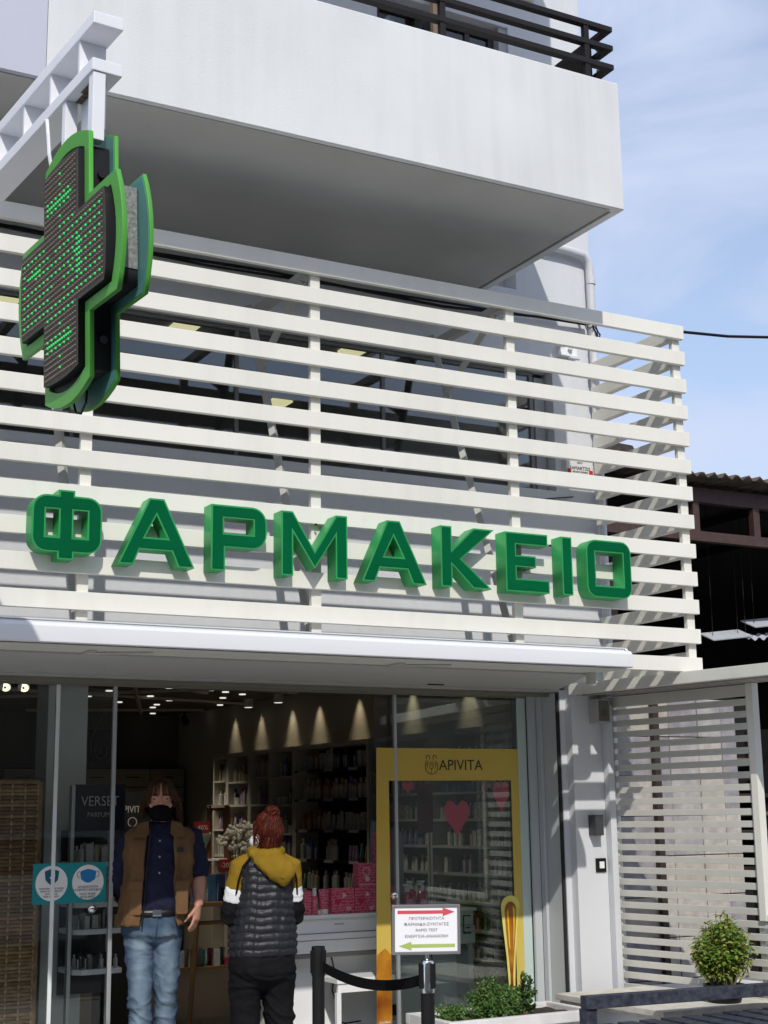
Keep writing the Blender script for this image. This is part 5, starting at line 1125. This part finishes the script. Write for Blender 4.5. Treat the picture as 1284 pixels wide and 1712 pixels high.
# hair: cap and long strands
hb = MB(); r = random.Random(2)
rows = []
for z, rx, ry, front in ((1.53, .082, .100, 95), (1.58, .085, .108, 88), (1.63, .086, .110, 70), (1.665, .081, .104, 58), (1.69, .066, .086, 36), (1.707, .044, .058, 0), (1.715, .014, .02, 0)):
    rows.append([hb.bm.verts.new((.005 + rx*math.cos(R(-90+front + (360-2*front)*k/28)), -.024 + ry*math.sin(R(-90+front + (360-2*front)*k/28)), z)) for k in range(29)])
hb.skin(rows, cap=False, closed=False)
for k in range(640):
    a = R(r.uniform(-90+6, 270-6)); sd = 1 if math.cos(a) > 0 else -1; fr_ = math.sin(a) < -.42; very = math.sin(a) < -.80
    if very and r.random() < .85: continue
    p0 = V3(.005 + .02*sd*r.random() + .008, -.03 - (.045 if fr_ else 0) + r.uniform(-.03, .03), 1.712 + r.uniform(-.006, .010))
    p1 = V3(.005 + .066*math.cos(a), -.024 + .088*math.sin(a), 1.682 + r.uniform(-.01, .014)); q = r.uniform(0, .012)
    p2 = V3(.005 + (.089 + q)*math.cos(a), -.024 + (.107 + q)*math.sin(a), 1.62)
    ln = r.uniform(.005, .03) if very else (r.uniform(.02, .08) if fr_ else (r.uniform(.09, .20) if math.cos(a) > .1 else r.uniform(.06, .14))); out = 1.0 + ln*1.5
    jx, jy = r.uniform(-.012, .012), r.uniform(-.012, .012)
    pts = [p0, p1, p2]
    for t_ in (.3, .55, .8, 1.0):
        pts.append(V3(.005 + (.092+q)*(1+ln*1.5*t_)*math.cos(a) + jx*t_ + .011*math.sin(k + t_*6), -.020 + (.104+q)*(1+ln*1.3*t_)*math.sin(a) + (.035 if fr_ else .012)*t_ + jy*t_ + .011*math.cos(k*1.7 + t_*5), 1.62 - ln*t_))
    w_ = r.uniform(.0013, .0034); hb.tube(pts, [w_*.5, w_, w_, w_, w_*.9, w_*.7, w_*.1], 4)
ob('hair', hb, HAIRB, man, smooth=180, local=True)
# shirt
b = MB()
b.loft([(.0, .01, 1.462, .066, .064), (0, .012, 1.44, .085, .072), (0, .012, 1.41, .150, .088), (0, .01, 1.37, .188, .108), (0, .005, 1.25, .182, .128), (-.01, -.01, 1.10, .172, .140), (-.02, -.012, 1.0, .168, .138), (-.035, 0, .93, .162, .125)], 30, power=2.5)
b.tube([V3(-.13, .015, 1.395), ml_[0], ml_[0].lerp(ml_[1], .5), ml_[1], ml_[1].lerp(ml_[2], .5), ml_[2] + V3(.005, 0, .02)], [.06, .074, .068, .063, .056, .046], 16)
b.tube([V3(.13, .015, 1.395), mr_[0], mr_[0].lerp(mr_[1], .5), mr_[1] + V3(0, 0, .03), mr_[1] + V3(0, -.003, -.005)], [.06, .074, .070, .066, .062], 16)
ob('shirt', remesh(b, .008, 4, fold=.006, fscale=8, ridge=.012), NAVYC, man, smooth=180, local=True)
ob('shirt_collar', MB().prism([(-.062, 0), (-.005, -.065), (-.045, -.085), (-.085, -.02)], lambda a, c, d: (a, -.060 - abs(c)*.42 - d, 1.468 + c), 0, .006).prism([(.072, 0), (.012, -.065), (.052, -.085), (.092, -.02)], lambda a, c, d: (a, -.060 - abs(c)*.42 - d, 1.468 + c), 0, .006), NAVYC, man, local=True)
for z in (1.36, 1.27, 1.18, 1.09): ob('button', MB().ball((.004, -.106 - (1.40-z)*.155 + (.02 if z < 1.1 else 0), z), (.006, .003, .006), 8), mat('button_grey', (.35, .35, .38), .4), man, local=True)
# belt and jeans
bt = MB(); bt.loft([(-.034, -.003, .938, .176, .140), (-.034, -.003, .975, .174, .140)], 30, power=2.4, cap=False)
o = ob('belt', bt, LEATH, man, smooth=40, local=True); o.modifiers.new('t', 'SOLIDIFY').thickness = .004
ob('belt_buckle', bx(-.03, .02, -.150, -.142, .940, .974, bev=.003), CHROME, man, local=True)
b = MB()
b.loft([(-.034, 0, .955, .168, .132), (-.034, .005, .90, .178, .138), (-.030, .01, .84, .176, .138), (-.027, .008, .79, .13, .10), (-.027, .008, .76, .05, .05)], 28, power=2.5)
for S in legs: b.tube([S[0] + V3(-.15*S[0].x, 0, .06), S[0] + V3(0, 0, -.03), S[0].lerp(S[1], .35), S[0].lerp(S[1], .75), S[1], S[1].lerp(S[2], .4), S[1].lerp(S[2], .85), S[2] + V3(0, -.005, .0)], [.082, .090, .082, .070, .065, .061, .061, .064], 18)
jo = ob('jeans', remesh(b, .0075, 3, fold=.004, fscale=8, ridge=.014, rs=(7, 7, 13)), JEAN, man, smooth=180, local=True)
fa = jo.data.attributes.new('wear_and_sun', 'FLOAT', 'POINT')  # mask for denim fading plus sunlight painted on the front thighs
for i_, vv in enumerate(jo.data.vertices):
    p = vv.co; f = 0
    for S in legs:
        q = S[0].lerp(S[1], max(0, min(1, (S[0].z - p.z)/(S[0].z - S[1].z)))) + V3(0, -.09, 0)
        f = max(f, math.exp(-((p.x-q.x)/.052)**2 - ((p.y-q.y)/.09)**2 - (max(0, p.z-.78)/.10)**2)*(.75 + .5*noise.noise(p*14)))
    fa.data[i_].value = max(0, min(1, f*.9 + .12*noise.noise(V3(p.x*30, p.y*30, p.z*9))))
ob('jeans_fly', MB().tube([(-.004, -.139, .935), (-.006, -.146, .88), (-.010, -.138, .83)], .004, 5), JEAN, man, local=True)
for S in legs: ob('shoe', MB().loft([(S[2].x, S[2].y-.06, .0, .048, .14), (S[2].x, S[2].y-.06, .02, .050, .142), (S[2].x, S[2].y-.05, .05, .045, .12), (S[2].x, S[2].y-.01, .09, .04, .06)], 18), SHOE, man, smooth=40, local=True)
# vest, open at the front, thickened
vb = MB(); rows = []
VR = [(.885, -.03, .205, .165, -.095, .10), (.93, -.03, .205, .166, -.092, .095), (1.0, -.022, .200, .166, -.085, .088), (1.10, -.012, .196, .164, -.078, .082), (1.2, -.004, .200, .158, -.072, .078), (1.28, 0, .208, .150, -.066, .074), (1.35, 0, .212, .138, -.060, .070), (1.395, 0, .208, .122, -.058, .068), (1.425, 0, .178, .108, -.058, .066), (1.45, 0, .118, .094, -.058, .066), (1.472, 0, .078, .082, -.060, .064)]
VV = []
for p_, q_ in zip(VR, VR[1:]):
    nst_ = max(1, round((q_[0]-p_[0])/.013))
    VV += [tuple(p_[i_] + (q_[i_]-p_[i_])*t_/nst_ for i_ in range(6)) for t_ in range(nst_)]
VV.append(VR[-1])
for z, cx, rx, ry, g0, g1 in VV:
    a1 = math.asin(max(-1, min(1, (g1-cx)/rx))); a0 = math.asin(max(-1, min(1, (g0-cx)/rx))); row = []
    for k in range(91):
        a = -math.pi/2 + a1 + (2*math.pi - a1 + a0)*k/90; ct, st = math.cos(a), math.sin(a)
        f = .012*noise.noise(V3(ct*2.2, st*2.2, z*5)) + .013*(1 - abs(noise.noise(V3(ct*2.2 + z*4, st*2.2, z*8))))**5 + .006*(1 - abs(noise.noise(V3(ct*5 + z*7, st*5, z*15 + 3))))**5 - .004
        row.append(vb.bm.verts.new((cx + (rx+f)*math.copysign(abs(ct)**.86, ct), .0 + (ry+f)*math.copysign(abs(st)**.86, st), z)))
    rows.append(row)
vb.skin(rows, cap=False, closed=False)
v = ob('vest', vb, VEST, man, smooth=180, local=True); v.modifiers.new('t', 'SOLIDIFY').thickness = .010
ob('vest_zip', MB().tube([(g0_+.004, -(.0 + ry_*1.005) + .004, z_) for z_, cx_, rx_, ry_, g0_, g1_ in VR[:9]], .0045, 5), LEATH, v, local=True)
for s, x0 in ((-1, -.165), (1, .098)):
    def pk(a, c, d): return (a, -.163 - d + .55*max(0, abs(a) - .10)**1.2, c)
    ob('pocket_flap', MB().prism(rounded([(x0, 1.135, .004), (x0+.075, 1.135, .004), (x0+.075, 1.085, .012), (x0, 1.085, .012)]), pk, -.004, .010), VEST, v, local=True)
    ob('pocket', MB().prism(rounded([(x0+.004, 1.083, .004), (x0+.071, 1.083, .004), (x0+.071, .95, .012), (x0+.004, .95, .012)]), pk, -.012, .006), VEST, v, local=True)
    cx0 = -.062 if s < 0 else .068
    ob('vest_collar', MB().prism([(cx0, 1.475), (cx0+s*.060, 1.46), (cx0+s*.085, 1.385), (cx0+s*.02, 1.375), (cx0-s*.004, 1.40)], lambda a, c, d: (a, -.070 - (1.475-c)*.62 - d, c), 0, .012), VEST, v, local=True)
ob('vest_badge', MB().box(.105, .14, -.148, -.136, 1.295, 1.325, bev=.003, M=Matrix.Identity(4)), LEATH, v, local=True)

# ---- the woman at the door, seen from behind (x to the right in the photograph, +y away from it)
wom = thing('person', (3.385, -.5, -.12), 'red haired woman with a bun, from behind, in puffer vest and mustard hood', 'person', None, R(-14))
b = MB()
hd = MB(); hd.loft(head_rings(0, 0, 0, .93), 22)
turn = Matrix.Translation((.018, -.005, 1.418)) @ Matrix.Rotation(R(180+32), 4, 'Z')     # faces away and to the left
for vtx in hd.bm.verts: vtx.co = turn @ vtx.co
me = bpy.data.meshes.new('t'); hd.bm.to_mesh(me); hd.bm.free(); b.bm.from_mesh(me)
def hp(x, y, z): return turn @ Vector((x, y, z))
b.ball(hp(0, -.098, .09), (.013, .017, .024), 10)
for s in (-1, 1): b.ball(hp(s*.071, .008, .095), (.010, .017, .027), 10)
b.tube([(.018, .0, 1.50), (.012, -.003, 1.40), (.01, 0, 1.34)], [.046, .048, .065], 14)
b.loft([(.008, .0, 1.39, .06, .05), (.008, 0, 1.36, .12, .07), (.008, 0, 1.30, .145, .085), (0, 0, 1.1, .135, .095), (-.005, 0, .95, .15, .10), (-.01, 0, .82, .155, .11)], 22, power=2.3)
wl_, wr_ = (V3(-.128, .0, 1.325), V3(-.172, .03, 1.085), V3(-.08, .225, 1.03)), (V3(.150, .0, 1.325), V3(.170, .03, 1.08), V3(.08, .23, 1.03))
for S in (wl_, wr_): b.tube([S[0]*.8 + V3(0, 0, .268), S[0], S[0].lerp(S[1], .5), S[1], S[1].lerp(S[2], .3), S[2]], [.04, .047, .042, .036, .036, .024], 12)
hand(b, wl_[2], V3(.6, .4, -.05), V3(0, -.2, -1), 1, .92, .5); hand(b, wr_[2], V3(-.6, .4, -.05), V3(0, -.2, -1), -1, .92, .5)
wlegs = [(V3(-.095, 0, .80), V3(-.098, .015, .45), V3(-.095, -.01, .06)), (V3(.085, 0, .80), V3(.088, .02, .45), V3(.092, .0, .06))]
for S in wlegs: b.tube([S[0], S[0].lerp(S[1], .5), S[1], S[1].lerp(S[2], .4), S[2]], [.08, .066, .05, .048, .034], 12)
for S in wlegs: b.ball(S[2] + V3(0, .05, -.02), (.036, .09, .032), 10)
ob('body', remesh(b, .0066, 4), SKINF, wom, smooth=180, local=True)
for s in (-1, 1):
    e = ob('eye', MB().ball(hp(s*.03, -.083, .112), .009, 10), EYEW, wom, smooth=180, local=True)
ob('face_mask', MB().ball(hp(0, -.062, .055), (.058, .052, .048), 16), WHT, wom, smooth=180, local=True)
ob('mask_strap', MB().tube([hp(.050, -.062, .075), hp(.068, -.02, .085), hp(.081, .012, .075), hp(.080, .02, .055), hp(.062, -.01, .03), hp(.05, -.05, .025)], .0028, 6), WHT, wom, local=True)
ob('earring', MB().ball(hp(.080, .005, .052), .006, 8), CHROME, wom, local=True)
# hair: scalp, swept strands, bun
hr = MB(); r = random.Random(9)
hr.ball((.020, -.012, 1.543), (.080, .097, .084), 18); hr.ball((.022, -.055, 1.475), (.060, .042, .055), 14)
BUN = V3(.038, -.050, 1.631)
hr.ball(BUN, (.033, .034, .029), 14)
for k in range(620):
    d = rdir(r)
    if d.y > .45 or d.z < -.55: continue
    p0 = V3(.020, -.012, 1.54) + V3(d.x*.083, d.y*.101, d.z*.092) + V3(.003*math.sin(k), 0, -.004)
    if d.z < -.2: p0 += V3(.0, -.012, -.045)
    m0 = p0.lerp(BUN, .5); c = V3(.020, -.012, 1.545); o_ = (m0 - c); L_ = math.sqrt((o_.x/.083)**2 + (o_.y/.101)**2 + (o_.z/.092)**2); m0 = c + o_*(1.03/max(L_, .3))
    m1 = p0.lerp(BUN, .8); o_ = m1 - c; L_ = math.sqrt((o_.x/.083)**2 + (o_.y/.101)**2 + (o_.z/.092)**2); m1 = c + o_*(1.04/max(L_, .3))
    w_ = r.uniform(.0010, .0028); jt = rdir(r)*.004; hr.tube([p0, m0 + jt, m1 + jt, BUN + (m1-BUN)*.3], [w_*.4, w_, w_, w_*.6], 4)
for k in range(150):
    a0 = r.uniform(0, 6.28); ax = rdir(r); u_ = ax.orthogonal().normalized(); v_ = ax.cross(u_); rr_ = r.uniform(.026, .043); ln = r.uniform(1.0, 2.8)
    hr.tube([BUN + (u_*math.cos(a0 + ln*i/7) + v_*math.sin(a0 + ln*i/7))*rr_ + ax*r.uniform(-.004, .004) for i in range(8)], [.0005, .0018, .0024, .0026, .0024, .002, .0015, .0004], 4)
for k in range(16):
    p0 = V3(.02 + r.uniform(-.06, .06), -.06, 1.44 + r.uniform(0, .02)); hr.tube([p0, p0 + V3(r.uniform(-.012, .012), -.012, -.025), p0 + V3(r.uniform(-.02, .02), -.006, -.05)], [.002, .0018, .0006], 4)
ob('hair', hr, HAIRR, wom, smooth=180, local=True)
# puffer vest: quilted channels
vb = MB(); rings = []
NR = 13
prof = [(.868, -.004, .182, .142), (.93, -.002, .186, .147), (1.0, .0, .180, .144), (1.08, .004, .168, .138), (1.16, .008, .158, .132), (1.24, .010, .156, .126), (1.31, .012, .155, .115), (1.355, .012, .146, .100), (1.385, .012, .115, .083), (1.41, .012, .085, .075)]
def pin(z):
    for p, q in zip(prof, prof[1:]):
        if p[0] <= z <= q[0]:
            t = (z-p[0])/(q[0]-p[0]); return [p[i]+(q[i]-p[i])*t for i in range(1, 4)]
    return prof[-1][1:]
steps = NR*6
for i in range(steps+1):
    z = .868 + (1.41-.868)*i/steps; cx, rx, ry = pin(z); q = abs(math.sin(math.pi*i/6)) ** .55
    ring_ = []
    for k in range(140):
        a = 2*math.pi*k/140; ct, st = math.cos(a), math.sin(a)
        puff = .0095*q*(1 + .6*noise.noise(V3(ct*3.2, st*3.2, z*3))) + .005*q*noise.noise(V3(ct*9, st*9, z*26)) + .0035*noise.noise(V3(ct*20, st*20, z*14)) + .004*noise.noise(V3(ct*3, st*3, z*7 + 4)) - .006
        seam = -.006*math.exp(-((a - R(246))/.035)**2) 
        zz = z + .010*noise.noise(V3(ct*1.8, st*1.8, z*2)) + .004*noise.noise(V3(ct*7, st*7, z*5))
        ring_.append(vb.bm.verts.new((cx + (rx+puff+seam)*math.copysign(abs(ct)**.88, ct), (ry+puff+seam)*math.copysign(abs(st)**.88, st), zz)))
    rings.append(ring_)
vb.skin(rings, cap=True)
v = ob('puffer_vest', vb, PUFF, wom, smooth=180, local=True)
ob('arm_trim', MB().tube([(-.085, -.080, 1.395), (-.128, -.086, 1.345), (-.150, -.072, 1.27), (-.160, -.045, 1.19), (-.162, .02, 1.15)], .0055, 6), BLACKC, v, local=True)
ob('arm_trim', MB().tube([(.105, -.080, 1.395), (.150, -.086, 1.345), (.172, -.072, 1.27), (.180, -.045, 1.19), (.182, .02, 1.15)], .0055, 6), BLACKC, v, local=True)
# sleeves in three colours
for S, s in ((wl_, -1), (wr_, 1)):
    a0, a1 = S[0], S[1]
    ob('upper_sleeve', remesh(MB().tube([a0 + V3(-s*.06, 0, .045), a0 + V3(s*.0, 0, .012), a0.lerp(a1, .28), a0.lerp(a1, .46)], [.050, .064, .063, .060], 16), .007, 3, fold=.003, fscale=12, ridge=.008), MUST, wom, smooth=180, local=True)
    ob('sleeve_band', remesh(MB().tube([a0.lerp(a1, .36), a0.lerp(a1, .52), a0.lerp(a1, .72)], [.0605, .063, .062], 16), .007, 2, fold=.003, fscale=13, ridge=.008), WHT, wom, smooth=180, local=True)
    ob('lower_sleeve', remesh(MB().tube([a0.lerp(a1, .66), a0.lerp(a1, .85), a1, a1.lerp(S[2], .25), a1.lerp(S[2], .9)], [.060, .064, .063, .057, .042], 16), .007, 3, fold=.004, fscale=14, ridge=.010), BLACKC, wom, smooth=180, local=True)
# hood lying on the back
b = MB()
b.tube([(-.062, .02, 1.425), (-.058, -.045, 1.405), (-.005, -.078, 1.395), (.055, -.070, 1.398), (.085, -.01, 1.42), (.07, .05, 1.425)], [.028, .038, .042, .042, .036, .026], 12)
b.loft([(.085, -.128, 1.238, .012, .014), (.085, -.135, 1.26, .040, .024), (.078, -.135, 1.29, .072, .034), (.062, -.128, 1.325, .100, .040), (.040, -.112, 1.36, .112, .045), (.020, -.090, 1.395, .095, .045), (.015, -.06, 1.425, .06, .035)], 20)
ob('hood', remesh(b, .007, 5, fold=.005, fscale=11, ridge=.007, rs=(12, 9, 7)), MUST, wom, smooth=180, local=True)
ob('hood_fold', MB().tube([(-.03, -.134, 1.372), (.02, -.158, 1.325), (.075, -.166, 1.285), (.125, -.150, 1.275)], [.002, .008, .009, .002], 8), MUST, wom, smooth=180, local=True)
# trousers
b = MB()
b.loft([(-.008, 0, .90, .168, .122), (-.008, -.008, .84, .180, .136), (-.006, -.012, .79, .182, .140), (-.004, -.008, .74, .14, .11), (-.004, -.006, .70, .05, .05)], 26, power=2.4)
for S in wlegs: b.tube([S[0] + V3(-.2*S[0].x, -.01, .03), S[0] + V3(0, -.01, -.04), S[0].lerp(S[1], .38), S[0].lerp(S[1], .75), S[1], S[1].lerp(S[2], .4), S[1].lerp(S[2], .85), S[2]], [.086, .094, .086, .076, .069, .066, .065, .063], 18)
ob('trousers', remesh(b, .008, 3, fold=.005, fscale=8, ridge=.016, rs=(6, 6, 14)), BLACKC, wom, smooth=180, local=True)
for S in wlegs: ob('shoe', MB().loft([(S[2].x, S[2].y+.05, .0, .045, .13), (S[2].x, S[2].y+.05, .025, .047, .132), (S[2].x, S[2].y+.05, .05, .042, .11), (S[2].x, S[2].y+.01, .09, .038, .06)], 18), BLACKC, wom, smooth=40, local=True)
